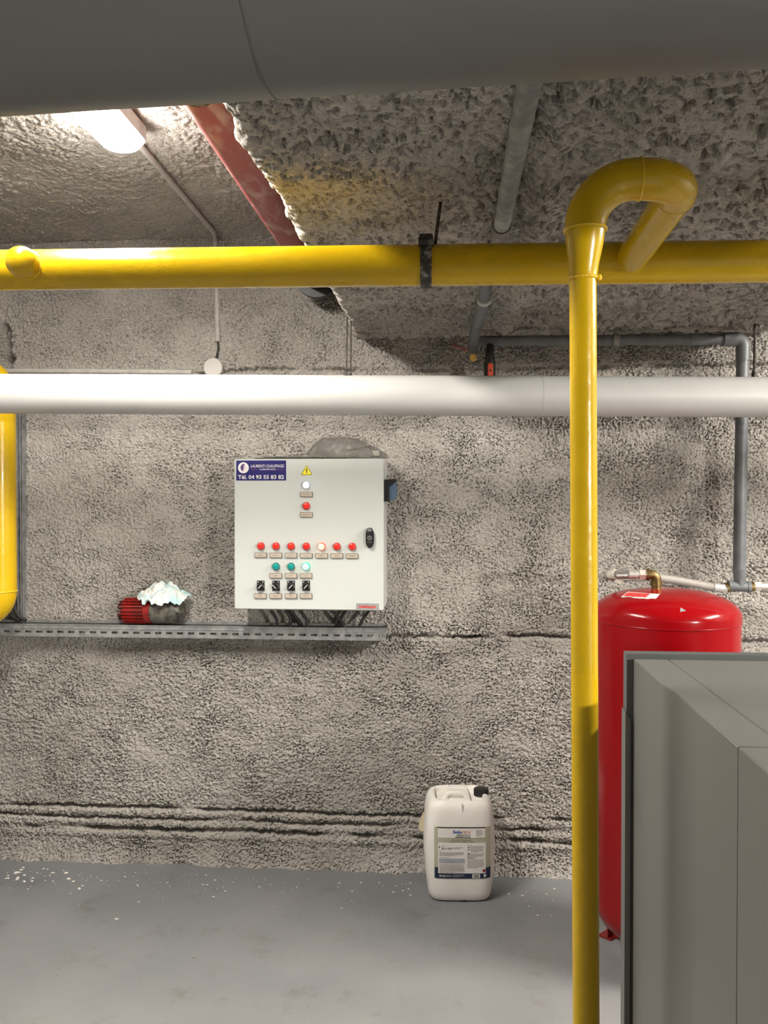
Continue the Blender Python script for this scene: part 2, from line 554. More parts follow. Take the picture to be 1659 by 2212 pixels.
def grid_mesh(name, P, material, parent=None):
    """P: (n, m, 3) array of points -> smooth grid"""
    n, m = P.shape[:2]
    me = bpy.data.meshes.new(name)
    off = np.array(parent_origin(parent))
    v = (P.reshape(-1, 3) - off).astype(np.float32)
    i = np.arange(n - 1)[:, None] * m + np.arange(m - 1)[None, :]
    q = np.stack([i, i + 1, i + m + 1, i + m], -1).reshape(-1, 4)
    me.vertices.add(len(v))
    me.vertices.foreach_set('co', v.ravel())
    me.loops.add(q.size)
    me.loops.foreach_set('vertex_index', q.ravel().astype(np.int32))
    me.polygons.add(len(q))
    me.polygons.foreach_set('loop_start', (np.arange(len(q)) * 4).astype(np.int32))
    me.polygons.foreach_set('loop_total', np.full(len(q), 4, np.int32))
    me.polygons.foreach_set('use_smooth', np.ones(len(q), bool))
    me.materials.append(material)
    me.update(calc_edges=True)
    me.validate()
    o = bpy.data.objects.new(name, me)
    COL.objects.link(o)
    if parent is not None:
        o.parent = parent
    return o

# gradient noise in numpy
_rng = np.random.default_rng(11)
_perm = np.concatenate([_rng.permutation(1024)] * 2)
_ang = _rng.random(1024) * 2 * np.pi
_gx, _gy = np.cos(_ang), np.sin(_ang)
def perlin(x, y, seed=0):
    x = np.asarray(x, float) + seed * 17.31
    y = np.asarray(y, float) + seed * 31.77
    xi, yi = np.floor(x).astype(int), np.floor(y).astype(int)
    xf, yf = x - xi, y - yi
    u = xf * xf * xf * (xf * (xf * 6 - 15) + 10)
    w = yf * yf * yf * (yf * (yf * 6 - 15) + 10)
    def g(ix, iy, dx, dy):
        h = _perm[(_perm[ix & 1023] + iy) & 1023]
        return _gx[h] * dx + _gy[h] * dy
    a = g(xi, yi, xf, yf)
    b = g(xi + 1, yi, xf - 1, yf)
    c = g(xi, yi + 1, xf, yf - 1)
    d = g(xi + 1, yi + 1, xf - 1, yf - 1)
    return ((a + u * (b - a)) + w * ((c + u * (d - c)) - (a + u * (b - a)))) * 1.5

def smooth01(t):
    t = np.clip(t, 0, 1)
    return t * t * (3 - 2 * t)

def cells(x, y, seed=0, flat=0.0):
    """rounded crumbs with creases between them: 0 in the creases, up to 1 on top"""
    xi, yi = np.floor(x).astype(int), np.floor(y).astype(int)
    best = np.full(np.shape(x), 9.0)
    top = np.zeros(np.shape(x))
    for dx in (-1, 0, 1):
        for dy in (-1, 0, 1):
            cx, cy = xi + dx, yi + dy
            hsh = _perm[(_perm[(cx + seed * 13) & 1023] + cy + seed * 7) & 1023]
            px = cx + 0.5 + 0.46 * _gx[hsh]
            py = cy + 0.5 + 0.46 * _gy[(hsh * 7 + 3) & 1023]
            d = (x - px) ** 2 + (y - py) ** 2
            m = d < best
            best = np.where(m, d, best)
            top = np.where(m, 0.35 + 0.65 * ((hsh * 37) % 101) / 100.0, top)
    return top * np.clip(1 - best / 0.62, 0, 1) ** 0.6

def fibre(u, v, s=1.0, pits=1.0, seed=0, low=1.0, thr=0.40):
    """height of sprayed fibre: crumbs, creases and pits (metres)"""
    wu = u + 0.005 * s * perlin(u / (0.016 * s), v / (0.016 * s), seed + 5)
    wv = v + 0.005 * s * perlin(u / (0.016 * s), v / (0.016 * s), seed + 6)
    rough = 0.72 + 0.5 * smooth01(perlin(u / 0.33, v / 0.27, seed + 9) * 0.9 + 0.5)
    h = 0.0078 * cells(wu / (0.0115 * s), wv / (0.0098 * s), seed + 1)
    h += 0.0036 * cells(wu / (0.0066 * s), wv / (0.0060 * s), seed + 2)
    h += 0.0050 * cells(wu / (0.0300 * s), wv / (0.0250 * s), seed + 3)
    h += 0.0030 * perlin(wu / (0.020 * s), wv / (0.018 * s), seed + 12)
    p = perlin(wu / (0.0095 * s), wv / (0.0072 * s), seed + 4) + 0.34 * perlin(u / 0.10, v / 0.08, seed + 10)
    h -= 0.0110 * pits * smooth01((p - thr) / 0.20)
    h *= rough * s
    h += low * (0.005 * perlin(u / 0.30, v / 0.26, seed + 7) + 0.003 * perlin(u / 0.11, v / 0.11, seed + 8))
    return h

# ------------------------------------------------------------------ setting
WALL_Y, CEIL_Z, BEAM_Z = 3.60, 2.70, 2.27
X0, X1, Y0 = -2.05, 3.6, -2.6

def groove(z, x, z0, w, depth, xmask, seed, wob=0.012):
    zc = z0 + wob * perlin(x / 0.35, x * 0 + 0.5, seed) + 0.35 * wob * perlin(x / 0.06, x * 0 + 0.2, seed + 1)
    zc = zc + 0.005 * perlin(x / 0.014, z / 0.02, seed + 3) + 0.004 * perlin(x / 0.03, x * 0, seed + 4)
    w = w * (1.0 + 0.5 * perlin(x / 0.05, x * 0 + 0.9, seed + 5))
    gap = smooth01(perlin(x / 0.13, x * 0 + 0.7, seed + 2) * 1.5 + 0.85)
    return depth * np.exp(-((z - zc) / w) ** 2) * xmask * gap

def back_wall():
    xs = np.arange(-2.04, 1.50, 0.0024)
    zs = np.arange(-0.012, 2.72, 0.0024)
    X, Z = np.meshgrid(xs, zs, indexing='ij')
    h = 1.25 * fibre(X, Z, 0.76, 1.15, 0, 1.0, 0.37) + 0.006
    one = np.ones_like(X)
    left = smooth01((-0.26 - X) / 0.05)
    right = 1 - left
    h -= groove(Z, X, 0.995, 0.0085, 0.034, right, 40)
    h -= groove(Z, X, 2.12, 0.0075, 0.030, smooth01((X + 1.15) / 0.1), 44)
    h -= groove(Z, X, 0.232, 0.0075, 0.036, one, 47, 0.010)
    h -= groove(Z, X, 0.185, 0.0065, 0.026, one, 51, 0.010)
    h -= groove(Z, X, 0.140, 0.0085, 0.038, one, 55, 0.010)
    for zb in (0.21, 0.163, 0.115):
        h += 0.006 * np.exp(-((Z - zb) / 0.014) ** 2)
    # the coat spreads unevenly onto the floor
    h += (0.030 + 0.022 * perlin(X / 0.16, X * 0 + 0.3, 61) + 0.010 * perlin(X / 0.04, X * 0 + 0.3, 62)) * np.exp(-np.clip(Z, 0, 9) / 0.05)
    # torn hollow at the far left
    d = np.sqrt(((X + 1.955) / 0.040) ** 2 + ((Z - 2.22) / 0.15) ** 2)
    h -= 0.07 * smooth01(1.25 - d + 0.5 * perlin(X / 0.03, Z / 0.05, 71))
    P = np.stack([X, WALL_Y - h, Z], -1)
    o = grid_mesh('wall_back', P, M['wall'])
    return tag(o, kind='structure')
back_wall()

def beam():
    r = 0.03
    xl, xr, zt = -0.395, 1.27, CEIL_Z + 0.03
    step = 0.0046
    path, nor, s_acc = [], [], []
    def line(a, b, n):
        L = math.dist(a, b)
        k = max(2, int(L / step))
        for i in range(k):
            t = i / k
            path.append((a[0] + (b[0] - a[0]) * t, a[1] + (b[1] - a[1]) * t))
            nor.append(n)
    def arc(c, a0, a1):
        k = max(3, int(r * math.pi / 2 / step))
        for i in range(k):
            t = math.radians(a0 + (a1 - a0) * i / k)
            path.append((c[0] + r * math.cos(t), c[1] + r * math.sin(t)))
            nor.append((math.cos(t), math.sin(t)))
    line((xl, zt), (xl, BEAM_Z + r), (-1, 0))
    arc((xl + r, BEAM_Z + r), 180, 270)
    line((xl + r, BEAM_Z), (xr - r, BEAM_Z), (0, -1))
    arc((xr - r, BEAM_Z + r), 270, 360)
    line((xr, BEAM_Z + r), (xr, zt), (1, 0))
    path, nor = np.array(path), np.array(nor)
    ds = np.sqrt(((path[1:] - path[:-1]) ** 2).sum(1))
    s = np.concatenate([[0], np.cumsum(ds)])
    ys = np.arange(1.02, 3.64, step)
    S, Yg = np.meshgrid(s, ys, indexing='ij')
    Xp = np.repeat(path[:, :1], len(ys), 1)
    coarse = smooth01((Xp - 0.15) / 0.25)
    h = (1 - coarse) * fibre(S, Yg, 1.6, 1.9, 20, 1.0, 0.24) + coarse * fibre(S, Yg, 2.2, 2.0, 30, 1.0, 0.22)
    under = (nor[:, 1] < -0.5)[:, None]
    ridge = 0.035 * np.exp(-((Xp - 0.205 - 0.02 * perlin(Yg / 0.3, Yg * 0, 80)) / 0.035) ** 2) * under
    h = h + ridge * (0.7 + 0.5 * perlin(Yg / 0.2, Yg * 0 + 0.4, 81))
    # ragged fringe along the lit lower edge
    edge = np.exp(-((Xp - xl) / 0.02) ** 2) * np.exp(-((np.repeat(path[:, 1:], len(ys), 1) - BEAM_Z) / 0.03) ** 2)
    h += edge * (0.006 * np.abs(perlin(Yg / 0.03, S / 0.03, 83)) + 0.01 * perlin(Yg / 0.12, S * 0, 84))
    P = np.stack([Xp + nor[:, :1] * h, Yg, np.repeat(path[:, 1:], len(ys), 1) + nor[:, 1:] * h], -1)
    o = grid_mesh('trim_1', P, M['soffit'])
    tag(o, kind='structure')
    mb = MB()
    mb.add([(xl, 1.02, BEAM_Z), (xr, 1.02, BEAM_Z), (xr, 1.02, zt), (xl, 1.02, zt)], [(0, 1, 2, 3)])
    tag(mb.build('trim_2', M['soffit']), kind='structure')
beam()

def ceiling():
    xs = np.arange(X0 - 0.01, -0.30, 0.0050)
    ys = np.arange(1.3, WALL_Y + 0.03, 0.0050)
    X, Y = np.meshgrid(xs, ys, indexing='ij')
    h = fibre(X, Y, 0.95, 0.7, 90, 0.3)
    # cove where the coat runs down onto the wall
    P = np.stack([X, Y, CEIL_Z - h], -1)
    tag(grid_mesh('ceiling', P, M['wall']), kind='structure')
    mb = MB()
    z = CEIL_Z
    mb.box2((X0 - 0.1, Y0 - 0.1, z), (-0.36, 1.305, z + 0.1))
    mb.box2((-0.36, Y0 - 0.1, z), (X1 + 0.1, WALL_Y + 0.1, z + 0.1))
    mb.box2((X0 - 0.1, 1.305, z + 0.03), (-0.36, WALL_Y + 0.1, z + 0.1))
    tag(mb.build('ceiling.001', M['plain'], smooth=False), kind='structure')
ceiling()
tag(MB().box2((X0 - 0.1, Y0 - 0.1, -0.1), (X1 + 0.1, WALL_Y + 0.1, 0)).build('floor', M['floor'], smooth=False), kind='structure')
tag(MB().box2((X0 - 0.1, Y0 - 0.1, 0), (X0, WALL_Y + 0.1, 2.8)).build('wall_left', M['plain'], smooth=False), kind='structure')
tag(MB().box2((X1, Y0 - 0.1, 0), (X1 + 0.1, WALL_Y + 0.1, 2.8)).build('wall_right', M['plain'], smooth=False), kind='structure')
tag(MB().box2((X0, Y0 - 0.1, 0), (X1, Y0, 2.8)).build('wall_front', M['plain'], smooth=False), kind='structure')
tag(MB().box2((1.48, WALL_Y - 0.005, 0), (X1, WALL_Y + 0.1, 2.72)).build('wall_back.001', M['plain'], smooth=False), kind='structure')

# ------------------------------------------------------------------ bulkhead lights
def light(label, loc, rot, strength, L=1.2):
    t = thing('ceiling_light', label, 'lamp', (0, 0, 0), 'bulkhead lights')
    mb = MB()
    mb.rbox((0, 0, -0.036), (0.126, L, 0.072), 0.03, 'Z')
    mb.build('housing', M['lamp_body'], t)
    rings = []
    n = 24
    for i in range(9):
        a = math.pi / 2 * i / 8
        rr, zz = 0.0625 * (0.45 + 0.55 * math.cos(a)), -0.066 - 0.026 * math.sin(a)
        ring = []
        for k in range(n):
            th = 2 * math.pi * k / n
            ring.append((rr * math.cos(th), (L / 2 - 0.066) * (1 if math.sin(th) >= 0 else -1) + rr * math.sin(th), zz))
        rings.append(ring)
    m2 = MB()
    m2.loft(rings, caps=True)
    m2.build('diffuser', lamp_mat('lit diffuser %s' % strength, strength), t)
    for sy in (-1, 1):
        c = MB()
        c.tube([(0.0, sy * (L / 2 - 0.005), -0.02), (0.0, sy * (L / 2 + 0.03), -0.02)], 0.013, 12)
        c.build('cable_gland', M['lamp_body'], t)
    t.location = loc
    t.rotation_euler = rot
    return t
light('lit bulkhead lamp on the ceiling above the yellow pipe at the left', (-0.972, 1.915, CEIL_Z - 0.003), (0, 0, 0), LAMP_A)
light('bulkhead lamp on the ceiling to the right of the dropped beam', (2.8, 2.0, CEIL_Z), (0, 0, 0), LAMP_B)
light('bulkhead lamp low on the right wall behind the viewer', (X1, -1.9, 1.84), (0, math.pi / 2, 0), LAMP_C, 0.9)

# ------------------------------------------------------------------ big insulated duct overhead
DUCT_Y, DUCT_Z, DUCT_R = 0.76, EYE.z + 0.53, 0.155
def duct(label, yc, z0, cuts):
    t = thing('insulated_duct', label, 'duct', (0.7, yc, z0), 'insulated ducts overhead')
    def dz_(x):
        return z0 + 0.0055 + 0.0243 * x
    for a, b in zip(cuts[:-1], cuts[1:]):
        MB().tube([(a, yc, dz_(a)), (b, yc, dz_(b))], DUCT_R, 96).build('jacket', M['duct'], t)
    for x in cuts[1:-1]:
        MB().ring((x, yc, dz_(x)), (1, 0, 0.0243), DUCT_R + 0.0004, DUCT_R - 0.003, 0.0018, 96).build('seam', M['duct_seam'], t)
duct('large grey insulated duct crossing overhead along the top of the picture', DUCT_Y, DUCT_Z, [X0 + 0.01, -0.172, 1.6, X1 - 0.01])
duct('unseen grey duct added behind the viewer to shade the overhead duct', -0.42, EYE.z + 0.505, [X0 + 0.01, 0.4, X1 - 0.01])  # added out of view to keep the right-wall lamp off the first duct

# ------------------------------------------------------------------ yellow gas pipes
def arc_pts(c, u, w, R, n=14, a0=0.0, a1=90.0):
    c, u, w = Vector(c), Vector(u), Vector(w)
    return [c + u * (R * math.cos(math.radians(a0 + (a1 - a0) * i / n))) + w * (R * math.sin(math.radians(a0 + (a1 - a0) * i / n))) for i in range(n + 1)]

A = at(0, 584, 1.86)
B = at(1659, 564.5, 1.88)
dirm = (B - A).normalized()
ML = A - dirm * 0.70
MR = B + dirm * 2.2
def on_main(px):
    # parameter by pixel column along the main
    lo, hi = 0.0, 1.0
    best = None
    for i in range(401):
        p = A.lerp(B, i / 400)
        d = _R.transposed() @ (p - EYE)
        x = W_PX / 2 + F_PX * d.x / -d.z
        if best is None or abs(x - px) < best[0]:
            best = (abs(x - px), p)
    return best[1]
MAIN_R = 0.0443
t = thing('gas_pipe', 'yellow gas main running level across the room with its riser and swan-neck bend', 'pipe', tuple(on_main(1300)))
MB().tube([ML, MR], MAIN_R, 48).build('main_pipe', M['yellow'], t)
# riser
ry = 1.43
top = at(1259, 602, ry)
bot = at(1266, 2212, ry)
dv = (bot - top).normalized()
foot = top + dv * ((0.0 - top.z) / dv.z)
RR = 0.0219
MB().tube([foot, top], RR, 40).build('riser', M['yellow'], t)
MB().lathe([(RR, 0), (0.045, 0.0), (0.045, 0.008), (RR, 0.012)], (foot.x, foot.y, 0.0)).build('floor_flange', M['yellow'], t)
# reducer
RB = 0.0335
ntop = at(1264, 497, ry)
seg = []
rad = []
for i in range(9):
    k = i / 8
    seg.append(top.lerp(ntop, k))
    rad.append(RR + (RB - 0.0025 - RR) * (k * k * (3 - 2 * k)) + 0.001)
MB().tube(seg, rad, 40).build('reducer', M['yellow'], t)
RBEND = 0.078
zc = EYE.z + (1080 - 405) / F_PX * ry
e1c = Vector((ntop.x + RBEND, ntop.y, zc - RBEND))
p1 = arc_pts(e1c, (-1, 0, 0), (0, 0, 1), RBEND)
xs1 = at(1381, 405, ry).x
MB().tube([ntop] + p1 + [Vector((xs1, ry, zc))], RB, 40).build('elbow', M['yellow'], t)
e2c = Vector((xs1, ry + RBEND, zc))
p2 = arc_pts(e2c, (0, -1, 0), (1, 0, 0), RBEND)
MB().tube(p2, RB, 40).build('elbow', M['yellow'], t)
legx = xs1 + RBEND
tgt = on_main(1345)
legend = Vector((tgt.x + 0.012, tgt.y, tgt.z))
MB().tube([p2[-1], legend], RB * 0.97, 40).build('return_leg', M['yellow'], t)
# welds
def weld(p, ax, R, r=0.0028):
    MB().torus(p, ax, R - 0.0005, r, 40, 8).build('weld_bead', M['weld'], t)
weld(top, dv, RR + 0.001, 0.003)
weld(ntop, (0, 0, 1), RB, 0.003)
weld((xs1, ry, zc), (1, 0, 0), RB, 0.0025)
weld(p2[-1], (0, 1, 0), RB, 0.0015)
b = MB()
b.lathe([(0.0, -0.006), (0.004, -0.004), (0.0055, 0), (0.004, 0.004), (0.0, 0.006)], top + Vector((RR + 0.003, -0.006, 0)), (0, 0, 1), 12)
b.build('weld_drip', M['weld'], t)
# stub at the left
sj = on_main(78)
n1 = Vector((sj.x, sj.y - 0.098, sj.z))
prof = [(0.0305, 0)] + [(0.0305, 0.062)] + [(0.0335, 0.064), (0.0335, 0.070)]
for i in range(1, 9):
    a = math.radians(90 * i / 8)
    prof.append((0.0325 * math.cos(a), 0.070 + 0.028 * math.sin(a)))
MB().lathe(prof, sj, (0, -1, 0), 40).build('capped_stub', M['yellow'], t)
MB().torus(Vector((sj.x, sj.y - 0.042, sj.z)), (0, 1, 0), 0.031, 0.0035).build('weld_bead', M['weld'], t)

# clamp and rod carrying the main
cp = on_main(920)
t = thing('pipe_hanger', 'black clamp and rod hanging the level yellow pipe from the rough beam', 'hanger', tuple(cp))
MB().ring(cp, dirm, MAIN_R + 0.005, MAIN_R - 0.001, 0.024, 40).build('clamp_band', M['rust'], t)
mb = MB()
mb.rbox(cp + Vector((0.0, -0.02, MAIN_R + 0.006)), (0.030, 0.022, 0.022), 0.006, 'X')
mb.tube([cp + Vector((-0.016, -0.03, MAIN_R - 0.002)), cp + Vector((0.016, -0.03, MAIN_R - 0.002))], 0.010, 6)
mb.build('clamp_bolt', M['rust'], t)
MB().tube([cp + Vector((0.016, 0.005, MAIN_R - 0.004)), at(938, 541, 1.885), at(953, 428, 1.99), at(954, 418, 2.0)], 0.0042, 10).build('threaded_rod', M['rod'], t)

# yellow return bend at the far left
ly = 3.25
lx = at(32, 1100, ly).x - 0.06
R_e = 0.083
z_t = at(0, 851, ly).z
z_b = at(0, 1277, ly).z
t = thing('yellow_pipe_bend', 'vertical yellow pipe with elbows at the left edge, behind the white pipe', 'pipe', (lx, ly, z_b))
MB().tube([(lx, ly, z_b), (lx, ly, z_t)], 0.06, 48).build('straight_pipe', M['yellow'], t)
pe = arc_pts((lx - R_e, ly, z_b), (1, 0, 0), (0, 0, -1), R_e)
MB().tube(pe + [Vector((X0 - 0.02, ly, z_b - R_e))], 0.06, 48).build('elbow', M['yellow'], t)
pe = arc_pts((lx - R_e, ly, z_t), (1, 0, 0), (0, 0, 1), R_e)
MB().tube(pe + [Vector((X0 - 0.02, ly, z_t + R_e))], 0.06, 48).build('elbow', M['yellow'], t)
for z in (z_b, z_t):
    MB().torus((lx, ly, z), (0, 0, 1), 0.06, 0.003, 48).build('weld_bead', M['weld'], t)

# ------------------------------------------------------------------ white insulated pipe
A2, B2 = at(0, 850.5, 2.90), at(1659, 858, 3.08)
d2 = (B2 - A2).normalized()
WR = 42.7 / F_PX * 3.02
t = thing('insulated_pipe', 'white jacketed insulated pipe running across in front of the rough wall', 'pipe', tuple(A2.lerp(B2, 0.5)))
def w_at(px):
    best = None
    for i in range(-300, 900):
        p = A2.lerp(B2, i / 600)
        d = _R.transposed() @ (p - EYE)
        x = W_PX / 2 + F_PX * d.x / -d.z
        if best is None or abs(x - px) < best[0]:
            best = (abs(x - px), p)
    return best[1]
c = [A2 - d2 * 0.43, w_at(767), w_at(1172), B2 + d2 * 2.3]
for i, (a, b_) in enumerate(zip(c[:-1], c[1:])):
    MB().tube([a, b_], WR, 64).build('jacket_section', M['white_jacket'], t)
for p in c[1:-1]:
    MB().ring(p, d2, WR + 0.0005, WR - 0.002, 0.012, 64).build('overlap_band', M['white_jacket'], t)

wp = w_at(752)
t = thing('rod_hanger', 'pair of thin rusty rods holding the white pipe left of the beam shadow', 'hanger', (wp.x, wp.y, wp.z + WR), 'hangers of the white pipe')
for dx in (-0.0075, 0.0075):
    MB().tube([(wp.x + dx, wp.y, wp.z + WR - 0.002), (wp.x + dx - 0.035, wp.y + 0.31, 2.29)], 0.0023, 8).build('rod', M['rod'], t)
MB().rbox((wp.x - 0.002, wp.y - 0.008, wp.z + WR + 0.002), (0.026, 0.03, 0.010), 0.003, 'Z').build('foot_clip', M['rod'], t)
wp = w_at(1630)
t = thing('rod_hanger', 'single dark rod holding the white pipe beside the grey elbow at right', 'hanger', (wp.x, wp.y, wp.z + WR), 'hangers of the white pipe')
MB().tube([(wp.x - 0.003, wp.y, wp.z + WR), (wp.x + 0.125, wp.y + 0.37, 2.285)], 0.0045, 10).build('rod', M['rod'], t)
MB().lathe([(0.010, 0), (0.010, 0.012), (0.005, 0.03)], (wp.x - 0.003, wp.y, wp.z + WR - 0.002), n=12).build('foot_clip', M['rod'], t)

# ------------------------------------------------------------------ red pipe beside the beam
rx, rz, rr = -0.545, EYE.z + 0.915, 0.062
t = thing('red_pipe', 'chalky red oxide pipe running along the ceiling beside the beam', 'pipe', (rx, 2.6, rz))
MB().tube([(rx, 1.0, rz), (rx, 3.40, rz)], rr, 48).build('pipe_body', M['red_steel'], t)
MB().tube([(rx, 3.38, rz), (rx, 3.585, rz)], rr * 0.95, 40).build('black_end', M['black'], t)['label'] = 'black pipe end'
m_ = MB()
m_.ring((rx, 3.44, rz), (0, 1, 0), 0.094, 0.05, 0.03, 48)
m_.ring((rx, 3.475, rz), (0, 1, 0), 0.088, 0.05, 0.02, 48)
m_.build('coupling', M['black'], t)['label'] = 'black coupling ring'
for yy in (1.8, 3.0):
    t2 = MB()
    t2.ring((rx, yy, rz), (0, 1, 0), rr + 0.004, rr - 0.001, 0.03, 40)
    t2.tube([(rx, yy, rz + rr), (rx, yy, CEIL_Z)], 0.005, 10)
    t2.build('support_clip', M['rod'], t)

# ------------------------------------------------------------------ grey plastic drain pipes
t = thing('plastic_pipe', 'grey plastic pipe along the beam underside, level run and drop at right', 'pipe', tuple(at(1606, 735, 3.44)))
pts = [(0.126, 1.03, 2.24), (0.124, 1.42, 2.24), (0.121, 2.18, 2.238)]
MB().tube(pts, 0.0205, 28).build('ceiling_run', M['pvc_dirty'], t)
MB().tube([(0.121, 2.09, 2.238), (0.121, 2.17, 2.238), (0.120, 2.20, 2.24), (0.120, 2.225, 2.25)], [0.0235, 0.0235, 0.022, 0.018], 28).build('stained_socket', M['pvc_stain'], t)['label'] = 'brown stained socket'
q1, q2, q3, q4 = at(1050, 600, 2.72), at(1046, 645, 2.86), at(1022, 738, 3.40), at(1021, 745, 3.42)
MB().tube([(0.120, 2.2, 2.238), q1, q2], 0.019, 28).build('ceiling_run', M['pvc'], t)
MB().ring(q2, (q2 - q1), 0.0255, 0.018, 0.02, 28).build('sleeve_ring', M['white_jacket'], t)['label'] = 'pale ring around the sleeve'
MB().tube([q2, q2.lerp(q3, 0.5), q3, q4, q4 + Vector((0, 0, -0.035))], 0.0215, 28).build('ceiling_run', M['pvc'], t)
hy = 3.44
h0, h1 = at(1030, 737, hy), at(1572, 733, hy)
he = at(1605, 733, hy)
MB().tube([h0, h1], 0.0205, 28).build('level_run', M['pvc'], t)
rs = 0.022
MB().tube([at(1490, 733, hy), at(1530, 733, hy)], 0.0235, 28).build('socket', M['pvc'], t)
vb = at(1597, 1236, hy)
MB().tube([at(1562, 733, hy), at(1588, 733, hy)] + arc_pts(he + Vector((-0.028, 0, -0.028)), (0, 0, 1), (1, 0, 0), 0.028, 8) + [he + Vector((0, 0, -0.085))], 0.0275, 28).build('elbow', M['pvc'], t)
MB().tube([he + Vector((0, 0, -0.03)), vb], 0.0245, 28).build('drop_pipe', M['pvc'], t)
ty_ = at(1598, 1265, hy)
m_ = MB()
m_.tube([at(1578, 1265, hy), at(1618, 1268, hy)], 0.0205, 28)
m_.tube([ty_, vb + Vector((0, 0, 0.0)), vb + Vector((0, 0, 0.012))], [0.021, 0.024, 0.0275], 28)
m_.tube([at(1573, 1265, hy), at(1580, 1265, hy)], 0.0225, 28)
m_.tube([at(1614, 1268, hy), at(1621, 1268, hy)], 0.0225, 28)
m_.build('tee', M['pvc'], t)
pc = at(1330, 735, hy)
m_ = MB()
m_.ring(pc, (1, 0, 0), 0.026, 0.019, 0.022, 24)
m_.tube([pc + Vector((0, 0, 0.02)), (pc.x, pc.y, BEAM_Z + 0.02)], 0.004, 8)
m_.box(pc + Vector((0, 0, 0.03)), (0.012, 0.02, 0.016))
m_.box(pc + Vector((0, 0, -0.03)), (0.010, 0.016, 0.014))
m_.build('pipe_clip', M['pvc_dirty'], t)

# brass ball valve with faded lever
bv = at(1022, 770, 3.43)
t = thing('ball_valve', 'small brass valve with faded red lever under the grey pipe end', 'valve', tuple(bv))
m_ = MB()
m_.tube([bv + Vector((0, 0, 0.035)), bv + Vector((0, 0, -0.002))], 0.012, 14)
m_.tube([bv + Vector((0, 0.015, -0.004)), bv + Vector((0, -0.022, -0.010))], 0.0145, 8)
m_.build('valve_body', M['brass_new'], t)
lv = MB()
l0, l1 = at(1012, 757, 3.41), at(978, 746, 3.41)
lv.tube([bv + Vector((0, -0.01, 0.01)), l0, l0.lerp(l1, 0.3), l1], [0.004, 0.004, 0.0035, 0.0035], 8)
lv.build('lever', M['red_lever'], t)['label'] = 'faded red lever'

# black valve with orange lever
kv = at(1058, 792, 3.40)
t = thing('ball_valve', 'black plastic valve with orange lever just above the white pipe', 'valve', tuple(kv))
m_ = MB()
ktop = at(1059, 747, 3.42)
kbot = Vector((kv.x, kv.y, kv.z - 0.06))
m_.tube([ktop, Vector((kv.x, kv.y + 0.01, kv.z + 0.06)), Vector((kv.x, kv.y, kv.z + 0.03))], [0.0155, 0.0155, 0.0125], 20)
m_.tube([Vector((kv.x, kv.y, kv.z + 0.05)), Vector((kv.x, kv.y, kv.z + 0.018))], 0.019, 12)
m_.tube([Vector((kv.x, kv.y, kv.z + 0.022)), kbot], 0.023, 20)
m_.build('valve_body', M['black'], t)
MB().rbox((kv.x + 0.001, kv.y - 0.030, kv.z - 0.026), (0.021, 0.012, 0.072), 0.009, 'Y').build('lever', M['orange'], t)['label'] = 'orange lever'
MB().tube([(kv.x + 0.001, kv.y - 0.035, kv.z - 0.02), (kv.x + 0.001, kv.y - 0.040, kv.z - 0.02)], 0.004, 10).build('lever_screw', M['gap'], t)

# ------------------------------------------------------------------ electrical conduits on ceiling and wall
pA = Vector((-0.970, 2.53, CEIL_Z - 0.022))
dC = ray(462, 502)
pB = EYE + dC * ((CEIL_Z - 0.02 - EYE.z) / dC.z)
if pB.y > WALL_Y - 0.02:
    pB = at(462, 502, WALL_Y - 0.025)
pC = at(466, 520, WALL_Y - 0.014)
pD = at(471, 738, WALL_Y - 0.014)
o = MB().tube([pA, pA.lerp(pB, 0.5), pB, pC, pC.lerp(pD, 0.4), pD], 0.0105, 14).build('conduit', M['conduit'])
tag(o, 'dusty conduit from the ceiling lamp down the wall to the round box', 'conduit')
o = MB().tube([at(-40, 801, WALL_Y - 0.012), at(200, 802, WALL_Y - 0.012), at(415, 804, WALL_Y - 0.012)], 0.0105, 14).build('conduit', M['conduit'])
tag(o, 'level dusty conduit along the wall just above the white pipe', 'conduit')
o = MB().tube([pD + Vector((0, 0, 0.01)), at(472, 755, WALL_Y - 0.012), at(466, 780, WALL_Y - 0.02)], 0.005, 8).build('cable', M['black'])
tag(o, 'short black cable entering the round box from the conduit above', 'cable')
jb = at(462, 795, WALL_Y - 0.02)
t = thing('junction_box', 'round light grey junction box on the wall above the white pipe', 'junction box', tuple(jb))
MB().lathe([(0.040, -0.005), (0.040, 0.025)], jb + Vector((0, 0.02, 0)), (0, -1, 0), 32).build('box_body', M['jbox'], t)
MB().lathe([(0.0415, 0.025), (0.0415, 0.034), (0.038, 0.038)], jb + Vector((0, 0.02, 0)), (0, -1, 0), 32).build('lid', M['jbox'], t)

# ------------------------------------------------------------------ galvanised rails
def slotted_plate(mb, origin, eu, ev, L, H, pitch, slot_l, slot_h, slot_v, start, thick, en):
    """flat strip (L along eu, H along ev) pierced by a row of slots"""
    us = [0.0]
    k = start
    cuts = []
    while k + slot_l < L:
        if k > 0.001:
            cuts.append((k, k + slot_l))
        k += pitch
    o, eu, ev, en = Vector(origin), Vector(eu), Vector(ev), Vector(en)
    def slab(u0, u1, v0, v1):
        vs = []
        for dn in (0, thick):
            for u, v in ((u0, v0), (u1, v0), (u1, v1), (u0, v1)):
                vs.append(o + eu * u + ev * v + en * dn)
        mb.add(vs, [(0, 1, 2, 3), (7, 6, 5, 4), (0, 4, 5, 1), (1, 5, 6, 2), (2, 6, 7, 3), (3, 7, 4, 0)])
    slab(0, L, 0, slot_v)
    slab(0, L, slot_v + slot_h, H)
    prev = 0.0
    for a, b in cuts:
        slab(prev, a, slot_v, slot_v + slot_h)
        prev = b
    slab(prev, L, slot_v, slot_v + slot_h)

